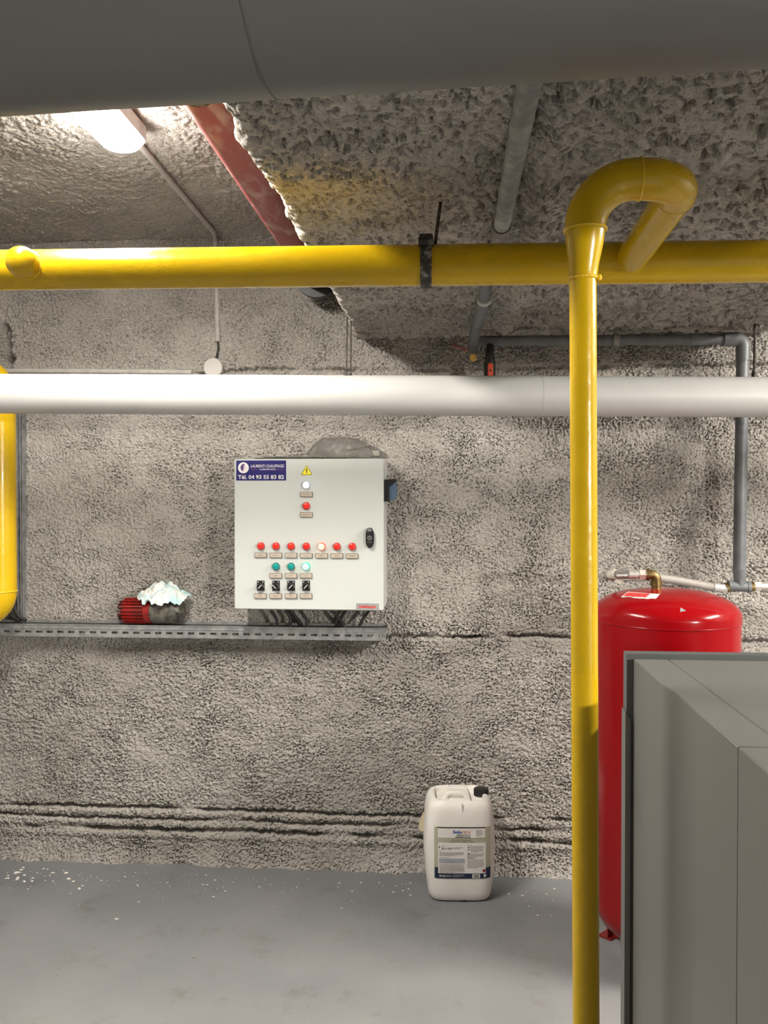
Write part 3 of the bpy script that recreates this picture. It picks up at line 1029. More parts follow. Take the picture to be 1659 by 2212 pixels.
TY = 3.50
tl, tr = at(-20, 1347, TY), at(834, 1349, TY)
tz1 = tl.z
tz0 = tz1 - 0.052
t = thing('cable_tray', 'slotted galvanised cable rail on the wall below the control cabinet', 'cable tray', ((tl.x + tr.x) / 2, TY, tz0))
m_ = MB()
Lt = tr.x - tl.x
slotted_plate(m_, (tl.x, TY, tz0), (1, 0, 0), (0, 0, 1), Lt, 0.036, 0.0474, 0.027, 0.0095, 0.0155, 0.012, 0.002, (0, 1, 0))
m_.build('slotted_flange', M['galv'], t)
m_ = MB()
m_.box2((tl.x, TY - 0.003, tz1 - 0.018), (tr.x, TY + 0.004, tz1 - 0.012))
m_.box2((tl.x, TY + 0.001, tz1 - 0.013), (tr.x, TY + 0.003, tz1 - 0.003))
m_.box2((tl.x, TY - 0.002, tz1 - 0.003), (tr.x, TY + 0.012, tz1))
m_.build('folded_lip', M['galv'], t)
m_ = MB()
m_.box2((tl.x, TY + 0.012, tz1 - 0.003), (tr.x, WALL_Y - 0.005, tz1 - 0.001))
m_.box2((tl.x, TY + 0.002, tz0), (tr.x, WALL_Y - 0.005, tz0 + 0.002))
m_.build('tray_body', M['galv_dark'], t)
m_ = MB()
m_.box2((tl.x, WALL_Y - 0.04, tz1 - 0.001), (tr.x - 0.02, WALL_Y - 0.03, tz1 + 0.008))
m_.build('rear_flange', M['galv'], t)

sy = 3.545
s0, s1 = at(35, 880, sy), at(39, 1335, sy)
t = thing('strut_rail', 'vertical galvanised strut beside the yellow pipe at the left edge', 'rail', (s1.x, sy, s1.z))
m_ = MB()
xL, xR = s1.x - 0.006, s1.x + 0.020
zb_, zt_ = tz1, s0.z + 0.10
m_.box2((xL, sy, zb_), (xL + 0.008, sy + 0.003, zt_))
m_.box2((xR - 0.008, sy, zb_), (xR, sy + 0.003, zt_))
m_.box2((xL, sy, zb_), (xL + 0.002, sy + 0.04, zt_))
m_.box2((xL, sy + 0.022, zb_), (xR, sy + 0.024, zt_))
m_.build('channel', M['galv'], t)
m_ = MB()
slotted_plate(m_, (xR, sy, zb_), (0, 0, 1), (0, 1, 0), zt_ - zb_, 0.06, 0.05, 0.03, 0.012, 0.012, 0.01, 0.002, (-1, 0, 0))
m_.build('slotted_side', M['galv'], t)

# black cables by the foot of the strut
for i, (dx, lab) in enumerate(((-3, 'left of the two black cables curving out below the strut foot'), (10, 'right of the two black cables curving out below the strut foot'))):
    o = MB().tube([at(8 + dx, 1290, 3.53), at(16 + dx, 1303, 3.528), at(23 + dx, 1319, 3.526), at(31 + dx, 1333, 3.525), at(46 + dx, 1340.5, 3.524)], 0.008, 12).build('cable', M['black'])
    tag(o, lab, 'cable', 'cables at the strut foot')
    
# ------------------------------------------------------------------ control cabinet
CF = 3.38
ctl, cbr = at(505.5, 991.5, CF), at(828.5, 1319, CF)
cx0, cx1, cz0, cz1 = ctl.x, cbr.x, cbr.z, ctl.z
cab = thing('control_cabinet', 'light grey wall-mounted control cabinet with coloured lamps and switches', 'control cabinet', ((cx0 + cx1) / 2, 3.5, cz0))
MB().rbox(((cx0 + cx1) / 2, (CF + 0.024 + 3.60) / 2, (cz0 + cz1) / 2), (cx1 - cx0 - 0.004, 3.60 - CF - 0.024, cz1 - cz0 - 0.004), 0.006, 'Y').build('body', M['cab_side'], cab)
MB().rbox(((cx0 + cx1) / 2, CF + 0.010, (cz0 + cz1) / 2), (cx1 - cx0, 0.020, cz1 - cz0), 0.006, 'Y').build('door', M['cab'], cab)
MB().box(((cx0 + cx1) / 2, CF + 0.022, (cz0 + cz1) / 2), (cx1 - cx0 - 0.014, 0.006, cz1 - cz0 - 0.014)).build('door_gasket', M['gap'], cab)
m_ = MB()
for sx in (cx0 + 0.05, cx1 - 0.05):
    m_.rbox((sx, 3.55, cz1 + 0.0), (0.03, 0.04, 0.02), 0.004, 'Y')
gl = MB()
gl.box2((cx0 + 0.07, 3.46, cz0 - 0.012), (cx1 - 0.03, 3.57, cz0 + 0.004))
gl.build('gland_plate', M['grey_plastic'], cab)
for px in (572, 590, 618, 632, 645, 700, 712, 725, 742, 760, 772, 790):
    p = at(px, 1322, 3.50)
    MB().tube([(p.x, 3.50, cz0 + 0.0), (p.x, 3.50, cz0 - 0.016)], 0.006, 8).build('cable_gland', M['cab_side'], cab)

def cp_(px, py, off=0.0):
    p = at(px, py, CF)
    return Vector((p.x, CF - off, p.z))

def lamp(px, py, lens, ring, label=None):
    c = cp_(px, py)
    g = MB()
    g.lathe([(0.0158, -0.001), (0.0158, 0.005), (0.0142, 0.009), (0.0130, 0.012)], c, (0, -1, 0), 32)
    o = g.build('pilot_lamp', M[ring], cab)
    if label: o['label'] = label
    l = MB()
    l.lathe([(0.0130, 0.008), (0.0128, 0.014), (0.0105, 0.0175), (0.006, 0.019), (0.0, 0.0195)], c, (0, -1, 0), 32)
    l.build('lens', M[lens], o)
lamp(662, 1048, 'on_white', 'ring_white', 'glowing white pilot lamp')
lamp(662, 1093, 'lens_red', 'ring_red', 'unlit red pilot lamp')
reds = [564, 596.5, 629, 662, 695, 728, 761]
for i, px in enumerate(reds):
    if i == 4:
        lamp(px, 1180.5, 'on_red', 'on_red_ring', 'glowing red pilot lamp')
    else:
        lamp(px, 1179.5 + i * 0.2, 'lens_red', 'ring_red', 'unlit red pilot lamp')
lamp(596.5, 1223.5, 'lens_green', 'ring_green', 'unlit green pilot lamp')
lamp(629, 1223.5, 'lens_green', 'ring_green', 'unlit green pilot lamp')
lamp(661.5, 1223.5, 'on_green', 'on_green_ring', 'glowing green pilot lamp')

def nameplate(px, py, lines):
    c = cp_(px, py)
    g = MB()
    g.rbox(c + Vector((0, -0.003, 0)), (0.0495, 0.008, 0.0205), 0.0015, 'Y')
    o = g.build('nameplate', M['plate_rim'], cab)
    i_ = MB()
    i_.box(c + Vector((0, -0.0072, 0.0003)), (0.0455, 0.0012, 0.0165))
    i_.build('plate_insert', M['plate'], o)
    k = MB()
    n = len(lines)
    for j, w in enumerate(lines):
        z = 0.0002 + (n - 1) * 0.0022 - j * 0.0044
        x = -w / 2
        while x < w / 2:
            s = min(0.0012 + 0.0012 * rnd.random(), w / 2 - x)
            k.box(c + Vector((x + s / 2, -0.0080, z)), (s, 0.0006, 0.0018))
            x += s + 0.0007
    k.build('engraving', M['plate_ink'], o)
nameplate(662.5, 1068, [0.025])
nameplate(662.5, 1112, [0.034])
for i, px in enumerate(reds):
    nameplate(px, 1199 + i * 0.3, [[0.022], [0.020], [0.020], [0.022], [0.027, 0.014], [0.020, 0.018], [0.032, 0.014]][i])
for px in (596.5, 629, 661.5):
    nameplate(px, 1243.5, [0.011])
for px, w in ((563, 0.014), (596, 0.020), (629, 0.016), (661.5, 0.020)):
    nameplate(px, 1287, [w])

# lettering
def text_geo(body, bold=0.0):
    cu = bpy.data.curves.new('lettering', 'FONT')
    cu.body = body
    cu.offset = bold
    cu.resolution_u = 3
    ob = bpy.data.objects.new('lettering', cu)
    COL.objects.link(ob)
    dg = bpy.context.evaluated_depsgraph_get()
    dg.update()
    me = bpy.data.meshes.new_from_object(ob.evaluated_get(dg))
    vs = [(v.co.x, v.co.y) for v in me.vertices]
    fs = [tuple(p.vertices) for p in me.polygons]
    bpy.data.objects.remove(ob)
    bpy.data.curves.remove(cu)
    bpy.data.meshes.remove(me)
    return vs, fs

def text_fit(body, u0, v0, u1, v1, put, bold=0.0, slant=0.0):
    """letters scaled to fill the box u0..u1, v0..v1; put maps (u, v) to the surface"""
    vs, fs = text_geo(body, bold)
    xs = [p[0] for p in vs]
    ys = [p[1] for p in vs]
    sx = (u1 - u0) / (max(xs) - min(xs))
    sy_ = (v1 - v0) / (max(ys) - min(ys))
    x0, y0 = min(xs), min(ys)
    mb = MB()
    mb.add([put(u0 + (x - x0) * sx + slant * (y - y0) * sy_, v0 + (y - y0) * sy_) for x, y in vs], fs)
    return mb

def on_door(off):
    return lambda u, v: Vector((u, CF - off, v))

def dtext(body, px0, py0, px1, py1, off, bold=0.0, slant=0.0):
    a, b_ = cp_(px0, py1), cp_(px1, py0)
    return text_fit(body, a.x, a.z, b_.x, b_.z, on_door(off), bold, slant)

# company sticker
a, b_ = cp_(510.5, 1038), cp_(618, 994.5)
st = MB().box(((a.x + b_.x) / 2, CF - 0.0006, (a.z + b_.z) / 2), (b_.x - a.x, 0.0012, b_.z - a.z)).build('sticker', M['navy'], cab)
st['label'] = 'navy company sticker with white lettering'
dtext('LAURENTI CHAUFFAGE', 542, 1003.5, 613.5, 1010, 0.0018, 0.012).build('lettering', M['white_print'], st, smooth=False)
dtext('CLIMATISATION', 561, 1012.2, 595, 1015.6, 0.0018, 0.02, 0.2).build('lettering', M['white_print'], st, smooth=False)
dtext('Tél. 04 93 55 83 82', 514.5, 1026, 613.5, 1035, 0.0018, 0.025).build('lettering', M['white_print'], st, smooth=False)
for x0, x1 in ((542, 558.5), (597, 613)):
    m_ = MB()
    p, q = cp_(x0, 1014.4), cp_(x1, 1013.6)
    m_.box(((p.x + q.x) / 2, CF - 0.0018, (p.z + q.z) / 2), (q.x - p.x, 0.0004, 0.0011))
    m_.build('rule', M['rose_print'], st, smooth=False)
ec = cp_(526, 1010.5)
MB().lathe([(0.0222, 0), (0.0222, 0.0017)], ec, (0, -1, 0), 40).build('emblem_disc', M['white_print'], st)
def flat_poly(pts, off):
    m = MB()
    m.add([Vector((ec.x + x, CF - off, ec.z + z)) for x, z in pts], [tuple(range(len(pts)))])
    return m
flame = [(0.0, -0.0145), (-0.006, -0.012), (-0.0105, -0.006), (-0.012, 0.001), (-0.010, 0.008), (-0.005, 0.0135), (0.003, 0.0155), (0.007, 0.0145), (0.002, 0.010), (0.0005, 0.004), (0.0015, -0.002), (-0.0015, -0.008)]
flat_poly(flame, 0.0022).build('emblem_flame', M['plum'], st, smooth=False)
flame2 = [(0.0005, -0.012), (0.005, -0.006), (0.004, -0.001), (0.0085, 0.004), (0.006, 0.010), (0.0035, 0.006), (0.0025, 0.001), (0.002, -0.005)]
flat_poly(flame2, 0.0024).build('emblem_flame', M['mauve'], st, smooth=False)

# electric warning triangle
def tri(cx, cy, r, off):
    m = MB()
    c = cp_(cx, cy)
    pts = []
    for a0 in (90, 210, 330):
        v = Vector((math.cos(math.radians(a0)) * r, 0, math.sin(math.radians(a0)) * r))
        for da in (-50, 0, 50):
            w = Vector((math.cos(math.radians(a0 - da * -1)), 0, math.sin(math.radians(a0 - da * -1)))) * (r * 0.07)
            pts.append(Vector((c.x, CF - off, c.z)) + v * 0.93 + w)
    m.add(pts, [tuple(range(len(pts)))])
    return m
ws = tri(662.5, 1018.8, 0.0262, 0.0008).build('warning_sign', M['sign_yellow'], cab, smooth=False)
ws['label'] = 'yellow triangle with black lightning bolt'
tri(662.5, 1018.8, 0.0245, 0.0012).build('border', M['ink'], ws, smooth=False)
tri(662.5, 1018.8, 0.0212, 0.0016).build('sign_field', M['sign_yellow'], ws, smooth=False)
wc = cp_(662.5, 1017.5)
bolt = [(-0.001, 0.0125), (0.0025, 0.0125), (0.0005, 0.004), (0.0042, 0.0055), (0.0015, -0.0055), (0.0034, -0.005), (0.0005, -0.0105), (-0.0018, -0.006), (-0.0002, -0.006), (0.0010, 0.000), (-0.0030, -0.0015)]
m_ = MB()
m_.add([Vector((wc.x + x, CF - 0.0020, wc.z + z)) for x, z in bolt], [tuple(range(len(bolt)))])
m_.build('lightning_bolt', M['ink'], ws, smooth=False)

# rotary switches
for px, ang, lab in ((563.5, -42, None), (596.5, 42, 'selector switch turned to the left'), (629, -42, None), (661.5, -42, None)):
    c = cp_(px, 1265.5)
    o = MB().box(c + Vector((0, -0.0015, 0.001)), (0.0305, 0.004, 0.041)).build('selector_switch', M['black_plastic'], cab)
    o['label'] = lab or 'selector switch turned to the right'
    k = MB()
    kc = c + Vector((-0.0005, 0, -0.004))
    k.lathe([(0.0150, 0.003), (0.0150, 0.010), (0.0135, 0.013), (0.0, 0.013)], kc, (0, -1, 0), 32)
    R_ = Matrix.Rotation(math.radians(-ang), 3, 'Y')
    k.rbox(kc + Vector((0, -0.019, 0)), (0.0095, 0.015, 0.026), 0.003, 'Z', R_)
    k.build('knob', M['black_plastic'], o)
    MB().box(kc + R_ @ Vector((0, -0.0268, 0.0035)), (0.0023, 0.0008, 0.0185), R_).build('pointer', M['white_print'], o)
    cpos = kc + Vector((0.0, 0, 0))
    g = MB()
    pts_o, pts_i = [], []
    for i in range(7):
        a0 = math.radians(-5 + 12 * i)
        pts_o.append(cpos + Vector((0.0142 * math.cos(a0), -0.0135, 0.0142 * math.sin(a0))))
        pts_i.append(cpos + Vector((0.0130 * math.cos(a0), -0.0135, 0.0130 * math.sin(a0))))
    g.loft([pts_o, pts_i], caps=False, closed=False)
    g.build('rim_glint', M['grey_plastic'], o)
    for ch, dx in (('0', -0.0105), ('1', 0.0095)):
        text_fit(ch, c.x + dx - (0.0022 if ch == '0' else 0.0012), c.z + 0.0128, c.x + dx + (0.0022 if ch == '0' else 0.0012), c.z + 0.0186, on_door(0.0042), 0.02).build('lettering', M['white_print'], o, smooth=False)

# door latch
c = cp_(799.5, 1161.5)
out = []
for zz, hw in ((0.040, 0.0055), (0.037, 0.0085), (0.028, 0.0135), (0.018, 0.0158), (0.0, 0.0162), (-0.018, 0.0158), (-0.028, 0.0135), (-0.037, 0.0085), (-0.040, 0.0055)):
    out.append((hw, zz))
outline = [(c.x + w, c.z + z) for w, z in out] + [(c.x - w, c.z + z) for w, z in reversed(out)]
m_ = MB()
m_.prism(outline, CF + 0.001, CF - 0.016)
inner = [(c.x + (x - c.x) * 0.82, c.z + (z - c.z) * 0.9) for x, z in outline]
m_.prism(inner, CF - 0.016, CF - 0.021)
hd = m_.build('latch_handle', M['black_plastic'], cab)
hd['label'] = 'black latch handle'
MB().prism([(c.x + x, c.z + z) for x, z in ((-0.0095, 0.026), (0.0095, 0.026), (0.006, 0.036), (0.0, 0.039), (-0.006, 0.036))], CF - 0.020, CF - 0.0225).build('grip', M['grey_plastic'], hd)
MB().ring(c + Vector((0, -0.0215, 0.0)), (0, 1, 0), 0.0085, 0.0068, 0.002, 24).build('key_ring', M['steel'], hd)
MB().box(c + Vector((0.001, -0.0215, 0.0)), (0.0085, 0.001, 0.0018), Matrix.Rotation(0.6, 3, 'Y')).build('key_slot', M['steel'], hd)
m_ = MB()
for i in range(5):
    m_.box(c + Vector((-0.008 + i * 0.004, -0.0215, -0.017)), (0.0028, 0.001, 0.003))
m_.build('moulded_mark', M['grey_plastic'], hd)

# maker's badge
a, b_ = cp_(769.5, 1318), cp_(818.5, 1303.5)
bd = MB().box(((a.x + b_.x) / 2, CF - 0.001, (a.z + b_.z) / 2), (b_.x - a.x, 0.002, b_.z - a.z)).build('badge', M['badge'], cab)
bd['label'] = 'grey badge with red lettering'
dtext('weishaupt', 774.5, 1307.2, 812.5, 1314.8, 0.0024, 0.03).build('lettering', M['badge_red'], bd, smooth=False)

# isolator switch on the cabinet's right side
i0, i1 = at(841, 1083, 3.46), at(861, 1036, 3.46)
o = MB().box2((cx1 - 0.006, 3.42, i0.z), (cx1 + 0.020, 3.51, i1.z)).build('isolator_switch', M['black_plastic'], cab)
o['label'] = 'black side isolator with slate blue knob'
prf = [(cx1 + 0.020, i0.z + 0.002), (cx1 + 0.040, i0.z + 0.006), (cx1 + 0.046, i0.z + 0.022), (cx1 + 0.046, i1.z - 0.018), (cx1 + 0.040, i1.z - 0.006), (cx1 + 0.020, i1.z - 0.028)]
MB().prism(prf, 3.435, 3.495).build('isolator_knob', M['blue_plastic'], o)
prf = [(cx1 + 0.019, i1.z), (cx1 + 0.046, i1.z + 0.002), (cx1 + 0.046, i1.z - 0.010), (cx1 + 0.020, i1.z - 0.030)]
MB().prism(prf, 3.43, 3.50).build('isolator_shroud', M['black_plastic'], o)

# cables dropping from the cabinet
runs = [
    ([(584, 1318), (592, 1328), (598, 1338), (599, 1349)], 'first from the left of the black cables dropping from the cabinet'),
    ([(616, 1318), (624, 1328), (628, 1338), (626, 1349)], 'second from the left of the black cables dropping from the cabinet'),
    ([(627, 1317), (634, 1328), (645, 1340), (652, 1349)], 'third from the left of the black cables dropping from the cabinet'),
    ([(647, 1317), (655, 1328), (662, 1338), (664, 1349)], 'fourth from the left of the black cables dropping from the cabinet'),
    ([(716, 1317), (725, 1329), (737, 1341), (745, 1350)], 'black cable below the cabinet crossing down to the right'),
    ([(748, 1317), (740, 1329), (733, 1340), (728, 1350)], 'black cable below the cabinet crossing down to the left'),
    ([(797, 1320), (789, 1330), (782, 1340), (775, 1349)], 'rightmost black cable under the cabinet slanting down to the left'),
]
for i, (pp, lab) in enumerate(runs):
    Yc = 3.515 + 0.018 * (i % 3)
    pts = [at(x, y, Yc) for x, y in pp]
    pts[-1].z = tz1 - 0.004
    tag(MB().tube(pts, 0.0068, 10).build('cable', M['black'], None), lab, 'cable', 'cables under the cabinet')

# ------------------------------------------------------------------ things lying on the cabinet
def paper(x0, x1, y0, y1, z, curl, label, seed):
    us = np.linspace(0, 1, 40)
    vs = np.linspace(0, 1, 16)
    U, V = np.meshgrid(us, vs, indexing='ij')
    X = x0 + (x1 - x0) * U + 0.004 * perlin(V * 3, U, seed)
    Y = y0 + (y1 - y0) * V
    Z = z + curl * smooth01((0.22 - U) / 0.22) ** 1.5 * (0.4 + 0.6 * V) + 0.0012 * perlin(U * 4, V * 3, seed + 2)
    top_ = np.stack([X, Y, Z + 0.0015], -1)
    o = grid_mesh('paper_sheet', top_, M['paper'])
    so = o.modifiers.new('thickness', 'SOLIDIFY')
    so.thickness = 0.0012
    return tag(o, label, 'paper', 'papers on the cabinet')
zt = cz1 + 0.001
paper(at(534, 990, 3.45).x, at(690, 990, 3.45).x, 3.40, 3.56, zt + 0.002, 0.028, 'grey paper sheet with a curled up left corner on top of the cabinet', 3)
paper(at(560, 990, 3.45).x, at(745, 990, 3.45).x, 3.395, 3.55, zt + 0.0065, 0.004, 'flat grey paper sheet lying over the curled one on the cabinet', 6)
# folded card inside the bag
bx0, bx1 = at(662, 990, 3.47).x, at(836, 990, 3.47).x
t = thing('folded_card', 'slab of folded cardboard inside the grey plastic bag on the cabinet', 'cardboard', ((bx0 + bx1) / 2 + 0.03, 3.46, zt))
MB().rbox(((bx0 + bx1) / 2 + 0.045, 3.455, zt + 0.021), (0.19, 0.09, 0.022), 0.003, 'X').build('card_fold', M['card'], t)
MB().rbox(((bx0 + bx1) / 2 + 0.030, 3.465, zt + 0.046), (0.13, 0.07, 0.012), 0.003, 'X', Matrix.Rotation(-0.16, 3, 'Y')).build('card_fold', M['card'], t)
def bag():
    us = np.linspace(0, 2 * np.pi, 97)
    vs = np.linspace(0, 1, 30)
    U, V = np.meshgrid(us, vs, indexing='ij')
    cx_, cy_ = (bx0 + bx1) / 2, 3.47
    ph = V * np.pi / 2
    fold = 1 + 0.10 * np.abs(perlin(np.cos(U) * 2.5 + 3, np.sin(U) * 2.5 + V * 2, 12)) + 0.05 * perlin(np.cos(U) * 6, np.sin(U) * 6 + V * 3, 13)
    prof = np.cos(ph) ** 0.55
    X = cx_ + (bx1 - bx0) / 2 * np.cos(U) * prof * fold * 0.95
    Y = cy_ + 0.085 * np.sin(U) * prof * fold
    top_h = 0.086 * (1 - 0.50 * smooth01((X - cx_ - 0.01) / 0.15)) * (1 - 0.15 * smooth01((cx_ - 0.10 - X) / 0.07))
    crease = np.abs(perlin(X / 0.045 + 2 * Y / 0.09, Y / 0.035 + X / 0.2, 15))
    Z = zt + 0.003 + top_h * np.sin(ph) ** 0.8 * (0.94 + 0.16 * perlin(X / 0.06, Y / 0.06, 17)) + (0.010 * crease + 0.004 * perlin(X / 0.012, Y / 0.02, 16)) * np.sin(ph)
    o = grid_mesh('plastic_bag', np.stack([X, Y, Z], -1), M['film'])
    tag(o, 'crumpled grey translucent plastic bag lying on top of the cabinet', 'bag')
bag()

# ------------------------------------------------------------------ red motor on the rail
my = 3.532
mz = tz1 + 0.002 + 0.056
ma, mb_, mc = at(265, 1318, my).x, at(329, 1318, my).x, at(398, 1318, my).x
t = thing('electric_motor', 'red finned electric motor with dark pump body lying on the slotted rail', 'motor', ((ma + mc) / 2, my, tz1))
g = MB()
g.tube([(ma + 0.014, my, mz), (mb_, my, mz)], 0.044, 40)
for k in range(22):
    a0 = 2 * math.pi * k / 22
    R_ = Matrix.Rotation(a0, 3, 'X')
    g.box(Vector(((ma + mb_) / 2 - 0.006, my, mz)) + R_ @ Vector((0, 0, 0.047)), (mb_ - ma - 0.036, 0.0042, 0.016), R_)
g.build('finned_housing', M['motor_red'], t)
MB().tube([(mb_ - 0.024, my, mz), (mb_ + 0.002, my, mz)], [0.053, 0.0555], 40).build('flange', M['motor_red'], t)
g = MB()
g.tube([(ma + 0.004, my, mz), (ma + 0.018, my, mz)], [0.040, 0.050], 32)
for k in range(14):
    a0 = 2 * math.pi * (k + 0.5) / 14
    R_ = Matrix.Rotation(a0, 3, 'X')
    g.box(Vector((ma - 0.001, my, mz)) + R_ @ Vector((0, 0, 0.036)), (0.016, 0.005, 0.014), R_)
g.build('fan_end', M['motor_dark'], t)
g = MB()
g.lathe([(0.0, 0), (0.050, 0), (0.0535, 0.006), (0.0535, 0.060), (0.0525, 0.064), (0.0545, 0.068), (0.053, 0.105), (0.046, 0.125), (0.030, 0.136), (0.0, 0.138)], (mb_ + 0.002, my, mz), (1, 0, 0), 40)
g.build('pump_body', M['pump'], t)
g = MB()
g.torus((mc - 0.02, my - 0.045, mz - 0.018), (0.3, 1, 0), 0.016, 0.005, 20, 8)
g.build('outlet_ring', M['black'], t)

def rag():
    n, m = 150, 90
    U, V = np.meshgrid(np.linspace(0, 2 * np.pi, n), np.linspace(0, 1, m), indexing='ij')
    cx_ = at(352, 1290, my).x
    cu, su = np.cos(U), np.sin(U)
    rim = 1 + 0.16 * perlin(cu * 2.2 + 5, su * 2.2, 101) + 0.07 * perlin(cu * 6, su * 6, 102)
    X = 0.108 * V * cu * rim
    Y = 0.075 * V * su * rim
    # follow the round top of the motor, heaped in the middle
    base = np.sqrt(np.clip(0.060 ** 2 - np.clip(np.abs(Y), 0, 0.052) ** 2, 0, 1))
    heap = 0.046 * np.exp(-(((X - 0.004) / 0.062) ** 4 + (Y / 0.055) ** 4))
    wx, wy = X + 0.012 * perlin(X / 0.05, Y / 0.05, 103), Y + 0.012 * perlin(X / 0.05, Y / 0.05, 104)
    a_ = 0.5
    ru, rv = wx * math.cos(a_) + wy * math.sin(a_), wy * math.cos(a_) - wx * math.sin(a_)
    b_2 = -0.8
    qu, qv = wx * math.cos(b_2) + wy * math.sin(b_2), wy * math.cos(b_2) - wx * math.sin(b_2)
    Z = mz + base * 0.92 + 0.002 + heap * (0.9 + 0.25 * perlin(wx / 0.05, wy / 0.05, 107))
    Z += 0.024 * cells(ru / 0.062, rv / 0.021, 105) + 0.016 * cells(qu / 0.045, qv / 0.016, 106)
    Z -= 0.012 * smooth01((V - 0.75) / 0.25)
    o = grid_mesh('crumpled_rag', np.stack([cx_ + X, my + Y - 0.004, Z], -1), M['rag'])
    tag(o, 'crumpled white and pale blue rag draped over the motor', 'rag')
rag()

# ------------------------------------------------------------------ red expansion tank
TX, TYY, TR = at(1437, 1500, 2.95).x, 2.95, 0.2385
tz_top = at(1420, 1271, 2.95).z
zs_ = at(1437, 1359, 2.95 - TR).z
t = thing('expansion_tank', 'tall red steel expansion tank standing between yellow riser and boiler', 'tank', (TX, TYY, 0))
prof = [(0.0, 0.075), (0.07, 0.078), (0.13, 0.088), (0.18, 0.108), (0.215, 0.138), (0.232, 0.170), (TR, 0.205), (TR, zs_ - 0.004)]
MB().lathe(prof, (TX, TYY, 0), n=96).build('shell', M['tank'], t)
H = tz_top - zs_
prof = [(TR + 0.0022, zs_ - 0.005), (TR + 0.0022, zs_ + 0.018)]
for i in range(1, 25):
    a0 = math.radians(90 * i / 24)
    e = 2.35
    prof.append(((TR + 0.002) * max(0.0, math.cos(a0)) ** (2 / e), zs_ + 0.018 + (H - 0.018) * math.sin(a0) ** (2 / 2.0)))
MB().lathe(prof, (TX, TYY, 0), n=96).build('domed_head', M['tank'], t)
MB().torus((TX, TYY, zs_ - 0.003), (0, 0, 1), TR + 0.0005, 0.0025, 96, 8).build('seam', M['tank'], t)
for a0 in (137, 257, 17):
    ca, sa = math.cos(math.radians(a0)), math.sin(math.radians(a0))
    g = MB()
    R_ = Matrix.Rotation(math.radians(a0), 3, 'Z')
    g.box(Vector((TX + 0.205 * ca, TYY + 0.205 * sa, 0.078)), (0.005, 0.055, 0.15), R_)
    g.box(Vector((TX + 0.192 * ca, TYY + 0.192 * sa, 0.078)), (0.026, 0.005, 0.15), R_)
    g.box(Vector((TX + 0.215 * ca, TYY + 0.215 * sa, 0.004)), (0.05, 0.06, 0.006), R_)
    g.build('leg', M['tank_dark'], t)
# sticker on the dome
def dome_pt(px, py, off=0.0015):
    d = ray(px, py)
    lo, hi = 2.4, 3.0
    best = None
    for i in range(1201):
        Yq = 2.68 + 0.30 * i / 1200
        p = EYE + d * (Yq / d.y)
        r = math.hypot(p.x - TX, p.y - TYY)
        if r < TR:
            c_ = (r / (TR + 0.002)) ** (2.35 / 2)
            zsf = zs_ + 0.018 + (H - 0.018) * math.sqrt(max(0, 1 - min(1, c_) ** 2))
            if p.z <= zsf:
                return Vector((p.x, p.y, p.z)) + Vector(((p.x - TX) * 0.4, (p.y - TYY) * 0.4, 0.8)).normalized() * off
    return EYE + d * (2.9 / d.y)
def dome_patch(c4, nu, nv, off, jag=None):
    P = np.zeros((nu, nv, 3))
    for i in range(nu):
        for j in range(nv):
            u, v = i / (nu - 1), j / (nv - 1)
            x = (c4[0][0] * (1 - u) + c4[1][0] * u) * (1 - v) + (c4[3][0] * (1 - u) + c4[2][0] * u) * v
            y = (c4[0][1] * (1 - u) + c4[1][1] * u) * (1 - v) + (c4[3][1] * (1 - u) + c4[2][1] * u) * v
            if jag is not None and j == nv - 1:
                y += jag[i % len(jag)]
            P[i, j] = dome_pt(x, y, off)
    return P
s_ = grid_mesh('sticker', dome_patch([(1356, 1279), (1425.5, 1284), (1416, 1295.5), (1341, 1290.5)], 14, 6, 0.0012, [0, 0.4, -0.8, -1.6, -1.2, 0.3, 0, 0.6, 0]), M['white_print'], t)
s_['label'] = 'torn red and white sticker'
grid_mesh('sticker_print', dome_patch([(1357, 1281), (1404.5, 1283.5), (1395, 1291.5), (1346, 1288.5)], 14, 5, 0.0022, [0, -0.4, 0.5, 0, -0.8, 0, 0.3]), M['sticker_red'], s_)
s2 = grid_mesh('paint_chip', dome_patch([(1470, 1313), (1474, 1315), (1482, 1320), (1469, 1323)], 5, 4, 0.0012), M['badge'], t)

# brass elbow and flexible hose
ex = at(1418, 1271, TYY).x
ez = at(1418, 1241, TYY).z
t = thing('brass_elbow', 'dull brass elbow screwed into the top of the red tank', 'pipe fitting', (ex, TYY, tz_top))
g = MB()
pe = arc_pts((ex - 0.02, TYY, ez - 0.02), (1, 0, 0), (0, 0, 1), 0.02, 8)
g.tube([(ex, TYY, tz_top - 0.006), (ex, TYY, ez - 0.028)] + pe + [(ex - 0.034, TYY, ez)], 0.0165, 24)
g.tube([(ex, TYY, tz_top + 0.008), (ex, TYY, ez - 0.022)], 0.0195, 24)
g.tube([(ex, TYY, tz_top - 0.008), (ex, TYY, tz_top + 0.007)], 0.017, 8)
g.build('elbow_body', M['brass'], t)
MB().ring((ex - 0.030, TYY, ez), (1, 0, 0), 0.0195, 0.012, 0.012, 24).build('collar', M['brass'], t)

